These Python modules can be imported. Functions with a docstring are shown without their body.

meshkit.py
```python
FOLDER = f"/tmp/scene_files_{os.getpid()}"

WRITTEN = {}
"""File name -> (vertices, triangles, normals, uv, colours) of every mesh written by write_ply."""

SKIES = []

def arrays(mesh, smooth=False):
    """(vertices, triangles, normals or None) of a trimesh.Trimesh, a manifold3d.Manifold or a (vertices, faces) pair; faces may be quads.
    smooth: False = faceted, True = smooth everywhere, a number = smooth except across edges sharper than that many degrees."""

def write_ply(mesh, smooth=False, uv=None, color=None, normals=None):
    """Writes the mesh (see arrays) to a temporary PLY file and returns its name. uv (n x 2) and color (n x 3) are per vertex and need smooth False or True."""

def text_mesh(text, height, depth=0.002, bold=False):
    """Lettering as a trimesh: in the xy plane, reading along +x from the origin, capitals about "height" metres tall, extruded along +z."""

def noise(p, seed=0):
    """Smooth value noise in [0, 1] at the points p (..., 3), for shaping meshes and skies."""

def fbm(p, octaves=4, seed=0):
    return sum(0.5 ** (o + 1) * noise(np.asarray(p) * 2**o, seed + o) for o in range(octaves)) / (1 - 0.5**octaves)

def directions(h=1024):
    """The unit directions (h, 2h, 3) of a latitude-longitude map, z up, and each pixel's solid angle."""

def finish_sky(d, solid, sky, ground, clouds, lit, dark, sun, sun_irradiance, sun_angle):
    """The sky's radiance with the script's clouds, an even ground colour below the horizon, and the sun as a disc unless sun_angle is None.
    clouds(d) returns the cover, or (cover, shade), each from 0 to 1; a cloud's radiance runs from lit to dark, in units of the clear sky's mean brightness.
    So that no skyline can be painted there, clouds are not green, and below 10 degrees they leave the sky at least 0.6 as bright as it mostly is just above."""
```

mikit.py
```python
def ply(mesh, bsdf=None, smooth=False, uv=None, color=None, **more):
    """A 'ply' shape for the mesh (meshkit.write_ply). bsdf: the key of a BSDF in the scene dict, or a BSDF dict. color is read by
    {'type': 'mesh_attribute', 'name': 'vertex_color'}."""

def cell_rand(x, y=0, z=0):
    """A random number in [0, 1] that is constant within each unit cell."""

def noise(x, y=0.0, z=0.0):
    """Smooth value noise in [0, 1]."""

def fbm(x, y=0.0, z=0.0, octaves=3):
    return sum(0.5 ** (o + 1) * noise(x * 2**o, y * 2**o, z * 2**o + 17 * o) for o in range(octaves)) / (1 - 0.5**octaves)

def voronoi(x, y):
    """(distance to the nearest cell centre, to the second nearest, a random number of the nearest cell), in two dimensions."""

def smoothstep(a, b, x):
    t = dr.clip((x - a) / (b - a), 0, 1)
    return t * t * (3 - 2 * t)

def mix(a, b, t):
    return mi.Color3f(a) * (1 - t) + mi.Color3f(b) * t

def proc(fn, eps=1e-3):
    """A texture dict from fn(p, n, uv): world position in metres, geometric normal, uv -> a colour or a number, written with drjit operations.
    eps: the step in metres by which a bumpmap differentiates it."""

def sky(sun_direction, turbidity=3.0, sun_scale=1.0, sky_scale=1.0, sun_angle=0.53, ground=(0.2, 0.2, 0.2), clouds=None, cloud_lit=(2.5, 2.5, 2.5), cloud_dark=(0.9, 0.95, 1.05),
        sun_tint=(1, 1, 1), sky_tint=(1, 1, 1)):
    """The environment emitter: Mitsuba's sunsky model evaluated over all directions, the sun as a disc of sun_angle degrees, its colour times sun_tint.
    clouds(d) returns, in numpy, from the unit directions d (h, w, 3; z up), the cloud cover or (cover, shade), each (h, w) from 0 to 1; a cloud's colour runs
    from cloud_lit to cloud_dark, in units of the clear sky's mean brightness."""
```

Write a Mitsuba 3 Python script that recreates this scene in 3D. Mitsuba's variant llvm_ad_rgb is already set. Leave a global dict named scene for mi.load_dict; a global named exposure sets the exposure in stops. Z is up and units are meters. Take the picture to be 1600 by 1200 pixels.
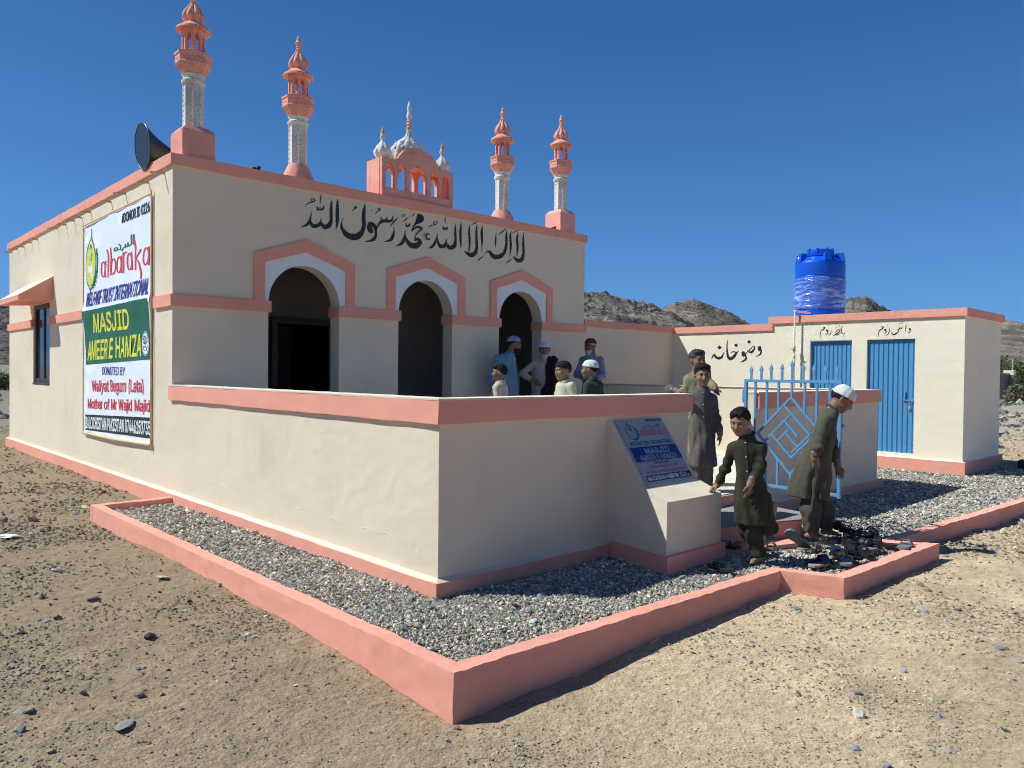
import math, random
import numpy as np, trimesh, drjit as dr, mitsuba as mi, mikit, meshkit
from manifold3d import Manifold, CrossSection, Mesh as MMesh
from shapely.geometry import Polygon, LineString, Point, box as sbox
from shapely import union_all

# ------------------------------------------------------------------ camera, sky, exposure
scene, labels = {}, {}
T = mi.ScalarTransform4f
EYE = [-3.3633, -4.2974, 1.6]
scene['camera'] = {'type': 'perspective', 'fov': 68.03, 'fov_axis': 'x', 'near_clip': 0.05, 'far_clip': 20000.0,
    'to_world': T().look_at(origin=EYE, target=[EYE[0] + .68834503, EYE[1] + .72521953, EYE[2] - .01541916], up=[.00317831, .01824102, .99982857])}
SUN = (-.66, .62, 1.0)
scene['sky'] = mikit.sky(SUN, turbidity=2.6, ground=(.26, .22, .17), sky_tint=(.195, .475, .80), sun_tint=(1, 1.31, 1.77),
    clouds=lambda d:   .44 * np.exp(-np.clip(np.degrees(np.arcsin(d[..., 2])), 0, 90) / 11.0), cloud_lit=(1.65, 3.3, 6.6), cloud_dark=(1.65, 3.3, 6.6))       # thin haze low in the sky
exposure = 1.66

# ------------------------------------------------------------------ helpers
rng = np.random.default_rng(7)
def num(base):
    """The key, or the key with the next free three-digit number."""
    k, i = base, 0
    while k in taken: i += 1; k = f'{base}_{i:03d}'
    taken.add(k); return k
taken = set()
def add(base, mesh, bsdf, smooth=False, **kw):
    k = num(base); scene[k] = mikit.ply(mesh, bsdf, smooth, **kw); return k
def thing(base, label=None, category=None, group=None, kind=None):
    k = num(base); tag(k, label, category, group, kind); return k
def tag(k, label=None, category=None, group=None, kind=None):
    d = {a: b for a, b in (('label', label), ('category', category), ('group', group), ('kind', kind)) if b}
    if d: labels[k] = d
def tm(m):
    """manifold -> trimesh"""
    a = m.to_mesh(); return trimesh.Trimesh(a.vert_properties[:, :3], a.tri_verts, process=False)
def mf(t):
    t.merge_vertices()
    return Manifold(MMesh(np.asarray(t.vertices, np.float32), np.asarray(t.faces, np.uint32)))
def cb(x0, x1, y0, y1, z0, z1): return Manifold.cube([x1 - x0, y1 - y0, z1 - z0]).translate([x0, y0, z0])
def bx(x0, x1, y0, y1, z0, z1, c=.004):
    """box with chamfered edges"""
    c = min(c, .3 * (x1 - x0), .3 * (y1 - y0), .3 * (z1 - z0)); P = []
    for a in (x0, x1):
        for b in (y0, y1):
            for d in (z0, z1):
                sx, sy, sz = (1 if a == x0 else -1), (1 if b == y0 else -1), (1 if d == z0 else -1)
                P += [(a, b + sy * c, d + sz * c), (a + sx * c, b, d + sz * c), (a + sx * c, b + sy * c, d)]
    return trimesh.convex.convex_hull(np.array(P))
def hull(P): return trimesh.convex.convex_hull(np.array(P, float))
def cat(*ms):
    ms = [tm(m) if isinstance(m, Manifold) else m for m in (ms[0] if len(ms) == 1 and isinstance(ms[0], list) else ms)]
    return trimesh.util.concatenate(ms)
def ex(poly, h):
    return trimesh.util.concatenate([trimesh.creation.extrude_polygon(g, h, engine='earcut') for g in getattr(poly, 'geoms', [poly])])
def mat4(X, Y, Z, o=(0, 0, 0)):
    M = np.eye(4); M[:3, 0], M[:3, 1], M[:3, 2], M[:3, 3] = X, Y, Z, o; return M
FRONT = mat4((1, 0, 0), (0, 0, 1), (0, -1, 0))          # x right, y up, out towards -Y
LEFT = mat4((0, -1, 0), (0, 0, 1), (-1, 0, 0))          # x towards -Y, y up, out towards -X
def on(mesh, M, o=(0, 0, 0)):
    m = mesh.copy(); A = M.copy(); A[:3, 3] += o; m.apply_transform(A); return m
def rough(m, edge, amp, freq, seed=0, octaves=3):
    """an uneven, hand-plastered surface: the mesh refined and pushed about by noise"""
    m = mf(m) if not isinstance(m, Manifold) else m
    m = tm(m.refine_to_length(edge)); v = np.asarray(m.vertices)
    d = np.stack([meshkit.fbm(v * freq + 31 * k, octaves, seed + k) - .5 for k in range(3)], 1)
    m.vertices = v + d * 2 * amp; return m
def lathe(profile, n=24, lobes=0, depth=0., twist=0.):
    """profile [(r, z)...] revolved about z; lobes scallop it"""
    P = np.array(profile, float); a = np.arange(n) * 2 * np.pi / n
    k = np.ones_like(a) if not lobes else 1 - depth * (1 - np.abs(np.cos(a * lobes / 2)) ** .7)
    V = np.stack([P[:, :1] * k * np.cos(a), P[:, :1] * k * np.sin(a), np.repeat(P[:, 1:], n, 1)], -1).reshape(-1, 3)
    F = []
    for i in range(len(P) - 1):
        for j in range(n):
            q = [i * n + j, i * n + (j + 1) % n, (i + 1) * n + (j + 1) % n, (i + 1) * n + j]; F += [[q[0], q[1], q[2]], [q[0], q[2], q[3]]]
    c0, c1 = len(V), len(V) + 1
    V = np.vstack([V, [[0, 0, P[0, 1]], [0, 0, P[-1, 1]]]])
    for j in range(n):
        F += [[c0, (j + 1) % n, j], [c1, (len(P) - 1) * n + j, (len(P) - 1) * n + (j + 1) % n]]
    return trimesh.Trimesh(V, np.array(F), process=False)
def tube(pts, r, n=8):
    p = np.asarray(pts, float); r = np.broadcast_to(np.asarray(r, float), (len(p),))
    t = np.gradient(p, axis=0); t /= np.linalg.norm(t, axis=1, keepdims=True) + 1e-12
    ref = np.array([0, 0, 1.]) if abs(t[:, 2]).mean() < .8 else np.array([1., 0, 0])
    a = np.cross(t, ref); a /= np.linalg.norm(a, axis=1, keepdims=True) + 1e-12; b = np.cross(t, a)
    g = np.arange(n) * 2 * np.pi / n
    V = (p[:, None] + r[:, None, None] * (np.cos(g)[None, :, None] * a[:, None] + np.sin(g)[None, :, None] * b[:, None])).reshape(-1, 3)
    F = []
    for i in range(len(p) - 1):
        for j in range(n):
            q = [i * n + j, i * n + (j + 1) % n, (i + 1) * n + (j + 1) % n, (i + 1) * n + j]; F += [[q[0], q[1], q[2]], [q[0], q[2], q[3]]]
    V = np.vstack([V, p[:1], p[-1:]])
    for j in range(n): F += [[len(V) - 2, (j + 1) % n, j], [len(V) - 1, (len(p) - 1) * n + j, (len(p) - 1) * n + (j + 1) % n]]
    return trimesh.Trimesh(V, np.array(F), process=False)
def bar(a, b, w, d, up=(0, 0, 1)):
    """square bar from a to b: w across, d along the thickness direction up"""
    a, b, up = np.array(a, float), np.array(b, float), np.array(up, float)
    t = (b - a) / np.linalg.norm(b - a); s = np.cross(t, up); s /= np.linalg.norm(s); u = np.cross(s, t)
    return hull([p + i * s * w / 2 + j * u * d / 2 for p in (a, b) for i in (-1, 1) for j in (-1, 1)])

# ------------------------------------------------------------------ materials
def rgb(*c): return {'type': 'rgb', 'value': [float(x) for x in c]}
def plain(k, c, rough=.8, **kw): scene[k] = {'type': 'twosided', 'bsdf': {'type': 'principled', 'base_color': rgb(*c), 'roughness': rough, **kw}}; return k
def wall_paint(k, base, stain, amount, bump=.0012):
    """limewash over hand-floated plaster: soft blotches, fine streaks, pin holes"""
    def col(p, n, uv):
        a = mikit.fbm(p.x * 1.1 + 3, p.y * 1.1, p.z * 1.3, 4); b = mikit.fbm(p.x * 5, p.y * 5, p.z * 1.2 + 9, 3); g = mikit.noise(p.x * 60, p.y * 60, p.z * 60)
        t = mikit.smoothstep(.42, .85, a) * .7 + mikit.smoothstep(.5, .9, b) * .5 + (g - .5) * .15
        dust = mikit.smoothstep(.5, .0, p.z + (b - .5) * .5) * .35
        return mikit.mix(base, stain, dr.clip((t + dust) * amount, 0, 1))
    def h(p, n, uv):
        return mikit.fbm(p.x * 9, p.y * 9, p.z * 9, 3) * bump * 6 + mikit.noise(p.x * 110, p.y * 110, p.z * 110) * bump
    scene[k] = {'type': 'twosided', 'bsdf': {'type': 'bumpmap', 'arbitrary': mikit.proc(h, 4e-3), 'scale': 1.0,
        'bsdf': {'type': 'principled', 'base_color': mikit.proc(col), 'roughness': .85, 'specular': .25}}}
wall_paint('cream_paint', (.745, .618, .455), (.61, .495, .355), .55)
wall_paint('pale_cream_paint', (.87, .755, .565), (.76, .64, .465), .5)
wall_paint('pink_paint', (.82, .352, .252), (.68, .28, .19), .6)
wall_paint('white_paint', (.66, .64, .59), (.52, .49, .43), .7)
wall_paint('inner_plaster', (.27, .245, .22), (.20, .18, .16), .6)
wall_paint('cement_grey', (.27, .245, .22), (.20, .18, .16), .8)
wall_paint('panel_paint', (.74, .76, .76), (.66, .66, .64), .5)
wall_paint('concrete', (.56, .50, .41), (.42, .36, .29), .8)
def soft_paint(k, base, stain):
    def col(p, n, uv):
        a = mikit.fbm(p.x * 4, p.y * 4, p.z * 3, 2); return mikit.mix(base, stain, mikit.smoothstep(.35, .75, a) * .7)
    scene[k] = {'type': 'twosided', 'bsdf': {'type': 'principled', 'base_color': mikit.proc(col), 'roughness': .8, 'specular': .25}}
soft_paint('pink_cast', (.78, .355, .275), (.64, .27, .20)); soft_paint('white_cast', (.70, .67, .60), (.50, .46, .39))
plain('ink', (.012, .012, .013), .55)
plain('black_paint', (.02, .02, .022), .6)
plain('dark_frame', (.035, .032, .03), .45)
plain('door_blue', (.085, .28, .50), .42)
plain('gate_blue', (.105, .27, .46), .38)
plain('steel', (.55, .56, .58), .4, metallic=.6)
plain('red_ink', (.62, .05, .07), .6)
plain('blue_ink', (.04, .045, .25), .6)
plain('green_ink', (.02, .15, .09), .6)
plain('yellow_ink', (.70, .66, .05), .6)
plain('white_ink', (.82, .82, .82), .6)
plain('dark_wood', (.085, .062, .042), .6)
plain('wood', (.50, .37, .20), .7)
scene['window_pane'] = {'type': 'twosided', 'bsdf': {'type': 'principled', 'base_color': rgb(.02, .022, .025), 'roughness': .08, 'specular': .6}}
# wall lettering: outlines in millimetres on the wall face (across, up)
INK_CREED = '2003,4063 1992,4006 1994,3933 1998,3930 2001,3933 2011,4009 2007,4064;1842,3964 1846,3950 1864,3935 1825,3920 1796,3901 1779,3882 1759,3854 1760,3851 1813,3896 1849,3914 1892,3929 1905,3939 1916,3957 1917,3964 1911,3974 1889,3983 1858,3976 1848,3971/1852,3961 1886,3970 1896,3968 1903,3961 1891,3946 1875,3943 1860,3951;2000,3856 1995,3888 1988,3886 1975,3855 1963,3851 1946,3889 1942,3890 1937,3887 1933,3842 1940,3826 1954,3821 1967,3823 1984,3834 2011,3830 2032,3838 2051,3864 2055,3882 2051,3915 2042,3913 2034,3882 2024,3867 2013,3857;2536,3964 2536,3954 2546,3951 2520,3925 2495,3898 2496,3895 2555,3940 2572,3951 2581,3953 2592,3971 2586,3981 2568,3982 2552,3979/2564,3965 2559,3961 2549,3961 2556,3965;2845,3973 2837,3974 2830,3969 2829,3962 2833,3957 2841,3956 2848,3961 2849,3968;2932,3997 2933,3992 2939,3991 2965,4005 2968,3998 2917,3948 2891,3920 2892,3917 2978,3981 2989,3998 2984,4015 2971,4022 2954,4014;2104,3663 2090,3653 2065,3642 2046,3652 2013,3680 2011,3733 2008,3735 1993,3691 1978,3665 1969,3655 1938,3638 1919,3631 1903,3629 1886,3631 1851,3669 1861,3747 1864,3793 1861,3795 1829,3703 1806,3653 1792,3634 1766,3607 1701,3559 1704,3557 1751,3570 1783,3583 1812,3603 1836,3632 1839,3611 1847,3593 1863,3580 1895,3573 1930,3579 1961,3591 1991,3610 2005,3624 2025,3593 2038,3585 2059,3579 2085,3581 2109,3589 2136,3606 2152,3619 2165,3635 2180,3666 2188,3701 2191,3741 2187,3903 2176,4016 2157,3963 2141,3882 2139,3834 2144,3737 2130,3696;2234,3796 2243,3662 2239,3591 2262,3636 2277,3674 2290,3731 2292,3778 2286,3947 2279,4001 2270,4041 2253,3997 2242,3944 2234,3871;2338,3749 2317,3698 2313,3658 2317,3626 2339,3576 2365,3541 2384,3524 2426,3501 2476,3486 2505,3483 2552,3485 2580,3492 2607,3503 2633,3519 2655,3539 2675,3563 2702,3607 2719,3644 2735,3707 2738,3749 2729,3820 2730,3948 2724,4045 2720,4044 2685,3970 2673,3920 2666,3811 2673,3739 2665,3690 2645,3646 2609,3611 2567,3585 2545,3578 2520,3575 2469,3578 2436,3587 2421,3594 2392,3615 2370,3636 2355,3657 2346,3679 2341,3700 2343,3718 2362,3790;2773,3770 2754,3713 2755,3687 2765,3665 2795,3631 2812,3621 2827,3621 2848,3629 2862,3646 2864,3665 2844,3710 2851,3737 2883,3672 2892,3635 2892,3622 2883,3600 2855,3555 2828,3538 2721,3487 2720,3484 2811,3497 2868,3512 2902,3532 2918,3556 2929,3598 2928,3700 2975,3769 2998,3791 3029,3807 3075,3819 3091,3821 3103,3819 3146,3825 3193,3847 3206,3860 3217,3886 3219,3945 3213,3944 3184,3883 3123,3859 3103,3916 3099,3914 3086,3866 3056,3867 3016,3856 3004,3893 2999,3894 2992,3842 2971,3822 2922,3734 2915,3753 2897,3772 2879,3781 2828,3795 2801,3791 2785,3783;3616,4042 3572,4001 3550,3968 3551,3965 3593,4001 3625,4036 3625,4041;3374,3975 3362,3953 3368,3947 3376,3951 3393,3979 3414,3985 3421,3977 3415,3967 3378,3946 3381,3941 3423,3960 3430,3966 3436,3980 3431,3993 3416,3998 3392,3991;3441,3924 3388,3871 3388,3867 3392,3868 3452,3912 3519,3967 3519,3970 3515,3970;3247,3889 3204,3839 3162,3780 3164,3775 3170,3776 3256,3861 3305,3922 3305,3926 3298,3926;3633,3917 3584,3841 3554,3781 3556,3773 3549,3747 3553,3743 3559,3745 3616,3793 3659,3819 3693,3821 3724,3815 3679,3776 3641,3729 3622,3696 3611,3662 3608,3631 3615,3615 3636,3612 3664,3629 3676,3615 3660,3601 3637,3587 3597,3577 3557,3577 3520,3593 3496,3610 3454,3663 3446,3666 3442,3714 3431,3757 3420,3682 3407,3651 3365,3572 3337,3543 3263,3491 3262,3487 3336,3504 3384,3522 3416,3550 3431,3578 3440,3605 3453,3566 3476,3536 3508,3510 3539,3497 3588,3491 3620,3493 3651,3499 3689,3514 3725,3545 3746,3575 3754,3596 3755,3621 3748,3636 3717,3661 3683,3672 3668,3671 3654,3666 3635,3650 3636,3678 3648,3706 3685,3750 3710,3772 3752,3797 3764,3809 3769,3825 3765,3836 3751,3847 3730,3853 3702,3855 3669,3852 3632,3838 3589,3808 3617,3843 3656,3875 3676,3886 3729,3904 3754,3920 3773,3939 3784,3955 3791,3985 3782,4012 3767,4028 3750,4037 3720,4042 3689,4042 3668,4031 3650,3988;3514,3877 3503,3842 3503,3854 3496,3855 3483,3828 3473,3834 3452,3862 3442,3860 3445,3820 3450,3810 3460,3805 3482,3805 3494,3813 3510,3816 3522,3824 3529,3842 3521,3878;3153,3581 3050,3529 3048,3525 3154,3542 3178,3550 3196,3561 3214,3578 3230,3606 3241,3644 3241,3724 3234,3783 3231,3781 3224,3723 3214,3694 3180,3631 3164,3595;4208,4077 4195,4019 4199,3993 4212,3956 4215,3959 4220,4023 4213,4078;4819,4060 4754,4024 4753,4019 4758,4018 4828,4045 4923,4098 4918,4099;3969,3943 3972,3933 3995,3924 3946,3909 3918,3896 3897,3879 3870,3850 3870,3846 3940,3889 4032,3920 4055,3938 4063,3954 4049,3969 4019,3976 3995,3965/3983,3941 4002,3957 4019,3964 4032,3961 4045,3951 4031,3935 4007,3926;4157,3916 4160,3873 4172,3859 4188,3856 4215,3866 4242,3864 4260,3874 4267,3893 4265,3922 4255,3919 4237,3889 4231,3889 4230,3918 4223,3919 4208,3892 4197,3887 4169,3922 4161,3922;4504,3873 4508,3761 4540,3603 4550,3645 4555,3698 4553,3935 4543,4043 4513,3957;4240,3606 4260,3577 4279,3565 4303,3558 4333,3559 4361,3567 4395,3582 4427,3607 4444,3632 4454,3677 4452,3779 4428,3998 4424,3996 4404,3904 4396,3843 4406,3733 4389,3679 4368,3646 4324,3624 4312,3622 4301,3626 4249,3666 4239,3733 4223,3683 4194,3640 4183,3633 4162,3627 4143,3625 4119,3627 4098,3645 4061,3721 4062,3750 4060,3778 4055,3779 4018,3688 3995,3647 3951,3592 3873,3522 3877,3521 3944,3541 3964,3549 3991,3566 4021,3603 4050,3674 4054,3629 4066,3597 4084,3577 4104,3565 4130,3560 4175,3565 4218,3584;4689,3869 4707,3729 4706,3639 4694,3566 4700,3562 4705,3566 4735,3623 4750,3710 4749,3788 4733,3903 4725,4020 4721,4017 4692,3925;4604,3568 4647,3533 4694,3501 4713,3492 4745,3486 4795,3492 4829,3506 4864,3531 4892,3569 4905,3609 4910,3659 4886,4056 4882,4054 4856,3975 4844,3917 4851,3681 4845,3633 4838,3617 4821,3596 4801,3579 4782,3567 4759,3560 4720,3559 4673,3566 4613,3576 4605,3573;5765,4056 5694,4011 5693,4007 5698,4007 5792,4052 5874,4092 5875,4096 5870,4097;5467,4028 5416,3984 5373,3938 5373,3934 5380,3934 5468,4001 5549,4077 5543,4077;4964,3879 4990,3608 4993,3606 5018,3794 5007,4059 4969,3963 4963,3934;5313,3953 5289,3889 5281,3842 5285,3792 5299,3718 5303,3716 5307,3719 5321,3848;5618,3931 5632,3781 5629,3599 5633,3596 5669,3712 5683,3787 5683,3820 5664,3937 5665,4068 5623,3961;5782,3863 5795,3770 5795,3617 5801,3614 5808,3618 5834,3711 5846,3776 5831,3928 5834,4053 5786,3952 5780,3921;5058,3589 5058,3584 5064,3583 5123,3616 5141,3618 5157,3603 5172,3568 5201,3541 5236,3523 5291,3514 5324,3516 5385,3528 5428,3545 5477,3575 5516,3616 5546,3663 5572,3746 5580,3805 5581,3854 5562,4046 5557,4044 5532,3971 5521,3922 5528,3823 5514,3748 5483,3678 5453,3646 5417,3621 5386,3608 5348,3599 5292,3595 5247,3604 5196,3643 5152,3650 5123,3643 5109,3634;5706,3615 5752,3555 5792,3526 5820,3516 5852,3513 5902,3524 5948,3552 5970,3578 5988,3621 5998,3702 5963,4062 5959,4060 5939,3954 5930,3879 5937,3698 5931,3672 5910,3631 5879,3594 5863,3585 5841,3580 5777,3594 5715,3620;4947,3495 4919,3472 4886,3434 4964,3478 5046,3542 5041,3543;5601,3521 5573,3497 5546,3464 5620,3507 5705,3575 5706,3579 5700,3579'
INK_WUDU = '3751,2235 3799,2197 3750,2157 3703,2195;4186,2158 4127,2111 4071,2156 4129,2203;3939,2321 3965,2225 3969,2162 3968,2048 3960,1983 3950,1947 3929,1914 3915,1903 3900,1895 3883,1891 3858,1891 3840,1895 3808,1911 3767,1948 3751,1968 3728,2016 3683,2085 3688,2087 3731,2062 3798,2077 3823,2077 3836,2073 3855,2058 3878,2029 3877,2024 3873,2024 3844,2050 3828,2059 3815,2057 3783,2047 3757,2046 3816,1991 3850,1964 3870,1954 3882,1959 3900,1982 3914,2012 3934,2100 3940,2182 3936,2321;3615,2062 3624,2050 3627,2036 3617,1982 3601,1965 3586,1959 3563,1961 3545,1974 3542,1936 3547,1923 3561,1908 3652,1846 3651,1842 3576,1861 3534,1878 3520,1890 3510,1902 3504,1918 3504,1945 3507,1963 3538,2041 3547,2046 3557,2061 3578,2072 3602,2070;4290,1992 4303,1965 4317,1910 4316,1907 4252,1985 4244,1962 4234,1947 4200,1923 4158,1906 4137,1904 4111,1908 4076,1926 4054,1944 4043,1958 4022,2015 4014,2064 4018,2065 4039,2033 4080,1985 4100,1972 4122,1962 4146,1961 4182,1975 4199,1986 4223,2016 4240,2024 4261,2020 4272,2012;3461,2296 3507,2259 3459,2220 3414,2257;3266,2161 3272,2153 3274,2143 3264,2086 3257,2076 3239,2067 3226,2067 3212,2074 3215,2055 3225,2029 3239,2011 3258,1995 3320,1959 3319,1954 3246,1975 3218,1987 3198,2002 3190,2012 3180,2037 3179,2062 3183,2089 3207,2170 3212,2174 3219,2175 3227,2170 3228,2161 3247,2168 3257,2166;3402,2154 3469,2089 3468,2080 3462,2074 3455,2073 3448,2076 3382,2151 3369,2158 3353,2157 3359,2128 3371,2110 3402,2081 3423,2070 3451,2068 3477,2075 3479,2113 3485,2115 3496,2071 3529,2027 3527,2019 3519,2019 3483,2059 3462,2040 3430,2029 3400,2028 3381,2036 3355,2062 3331,2104 3326,2133 3329,2158 3335,2168 3346,2173 3356,2174 3374,2171'
INK_BATH = '1835,2540 1861,2519 1861,2517 1830,2534 1830,2539;1712,2500 1719,2503 1726,2500 1729,2493 1726,2486 1719,2483 1712,2486 1709,2493;1873,2450 1880,2455 1892,2456 1899,2453 1906,2445 1909,2433 1907,2427 1886,2411 1880,2400 1896,2370 1922,2348 1922,2345 1886,2360 1864,2389 1860,2410 1869,2427 1868,2440;1721,2417 1735,2390 1732,2383 1727,2384 1712,2411 1700,2422 1671,2438 1666,2437 1664,2431 1662,2414 1668,2405 1713,2381 1778,2332 1777,2327 1718,2353 1658,2394 1650,2412 1651,2434 1655,2444 1662,2450 1674,2451 1696,2439;2005,2433 2015,2408 2022,2364 2018,2287 2015,2289 2011,2362 1999,2416 1988,2431 1954,2447 1931,2468 1921,2485 1926,2498 1938,2503 1960,2502 1961,2490 1949,2482 1966,2462 1997,2443;1813,2444 1823,2386 1852,2340 1850,2336 1824,2360 1811,2381 1807,2406 1809,2444;1660,2520 1667,2523 1674,2521 1676,2514 1673,2507 1666,2503 1659,2506 1657,2513;1613,2516 1627,2444 1622,2363 1615,2358 1609,2364 1612,2443 1609,2515;1648,2473 1638,2378 1633,2374 1630,2378 1643,2471;1572,2369 1582,2364 1604,2381 1609,2378 1593,2357 1586,2352 1577,2350 1564,2362 1551,2388 1555,2388;1653,2377 1725,2345 1726,2339 1697,2340 1680,2345 1647,2368 1646,2374;1579,2330 1585,2333 1591,2330 1593,2325 1591,2318 1585,2316 1579,2318 1576,2324'
INK_WASH = '610,2513 615,2517 620,2516 624,2511 622,2505 617,2501 612,2502 608,2507;810,2506 825,2487 825,2484 806,2502 807,2506;841,2421 851,2427 859,2427 876,2420 880,2416 878,2406 865,2391 856,2387 848,2373 851,2365 877,2338 876,2334 843,2355 833,2369 832,2384 837,2398 836,2411;657,2405 651,2395 637,2387 639,2382 663,2363 703,2338 722,2337 737,2344 741,2377 746,2379 752,2353 750,2334 735,2320 715,2314 695,2317 677,2327 652,2349 631,2375 627,2384 628,2391 638,2402 626,2407 619,2418 614,2416 599,2416 586,2422 579,2435 572,2459 576,2459 595,2433 617,2428 613,2459 616,2461 631,2420 651,2413;966,2399 972,2379 980,2289 978,2286 975,2288 964,2344 961,2376 956,2392 914,2412 898,2427 882,2452 881,2458 886,2468 912,2479 920,2476 921,2465 904,2455 907,2449 925,2427 959,2408;818,2332 858,2310 820,2318 811,2324 799,2341 790,2363 783,2389 780,2448 783,2447 797,2380 809,2347;590,2554 596,2557 601,2555 603,2549 601,2544 595,2541 590,2543 588,2549;570,2531 575,2534 581,2532 583,2526 581,2520 575,2518 570,2520 568,2526;519,2499 528,2425 522,2342 514,2440 514,2499 517,2501;444,2426 460,2433 472,2421 473,2411 470,2404 462,2397 453,2395 454,2392 462,2365 486,2345 485,2342 457,2351 446,2364 437,2397 439,2417'
# ------------------------------------------------------------------ the mosque hall
W, L1, L2, HB, HM = 7.597, 5.273, 14.81, 4.22, 2.514      # facade right edge, facade plane, back, roof height, string band top
mosque = thing('mosque', 'single-storey cream mosque hall with pink bands, three front arches and four rooftop minarets', 'mosque')
M = mosque + '__'
ARCH = [(1.235, 2.305), (3.325, 4.375), (5.40, 6.44)]; SPRING = 2.5
def arch_poly(a, b, zb=.3):
    r = (b - a) / 2; th = np.linspace(0, np.pi, 33)
    return Polygon([(b, zb)] + [((a + b) / 2 + r * np.cos(t), SPRING + r * np.sin(t)) for t in th] + [(a, zb)])
TH = .24
shell = cb(0, W, L1, L2, -.45, HB - .06) - cb(TH, W - TH, L1 + TH, 8.2, .32, 3.55) - cb(TH, W - TH, 8.42, L2 - TH, .32, 3.6)
for a, b in ARCH: shell -= mf(on(ex(arch_poly(a, b), TH + .2), FRONT, (0, L1 + TH + .1, 0)))
WIN = (11.33, 12.61, 1.30, 2.78)
shell -= cb(-.2, TH + .1, WIN[0], WIN[1], WIN[2], WIN[3])
DOOR = (2.72, 3.95, .32, 2.46)
shell -= cb(DOOR[0], DOOR[1], 8.1, 8.5, .325, DOOR[3])
shell = tm(shell.refine_to_length(.6)); add(M + 'wall', shell, 'cream_paint')
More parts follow.
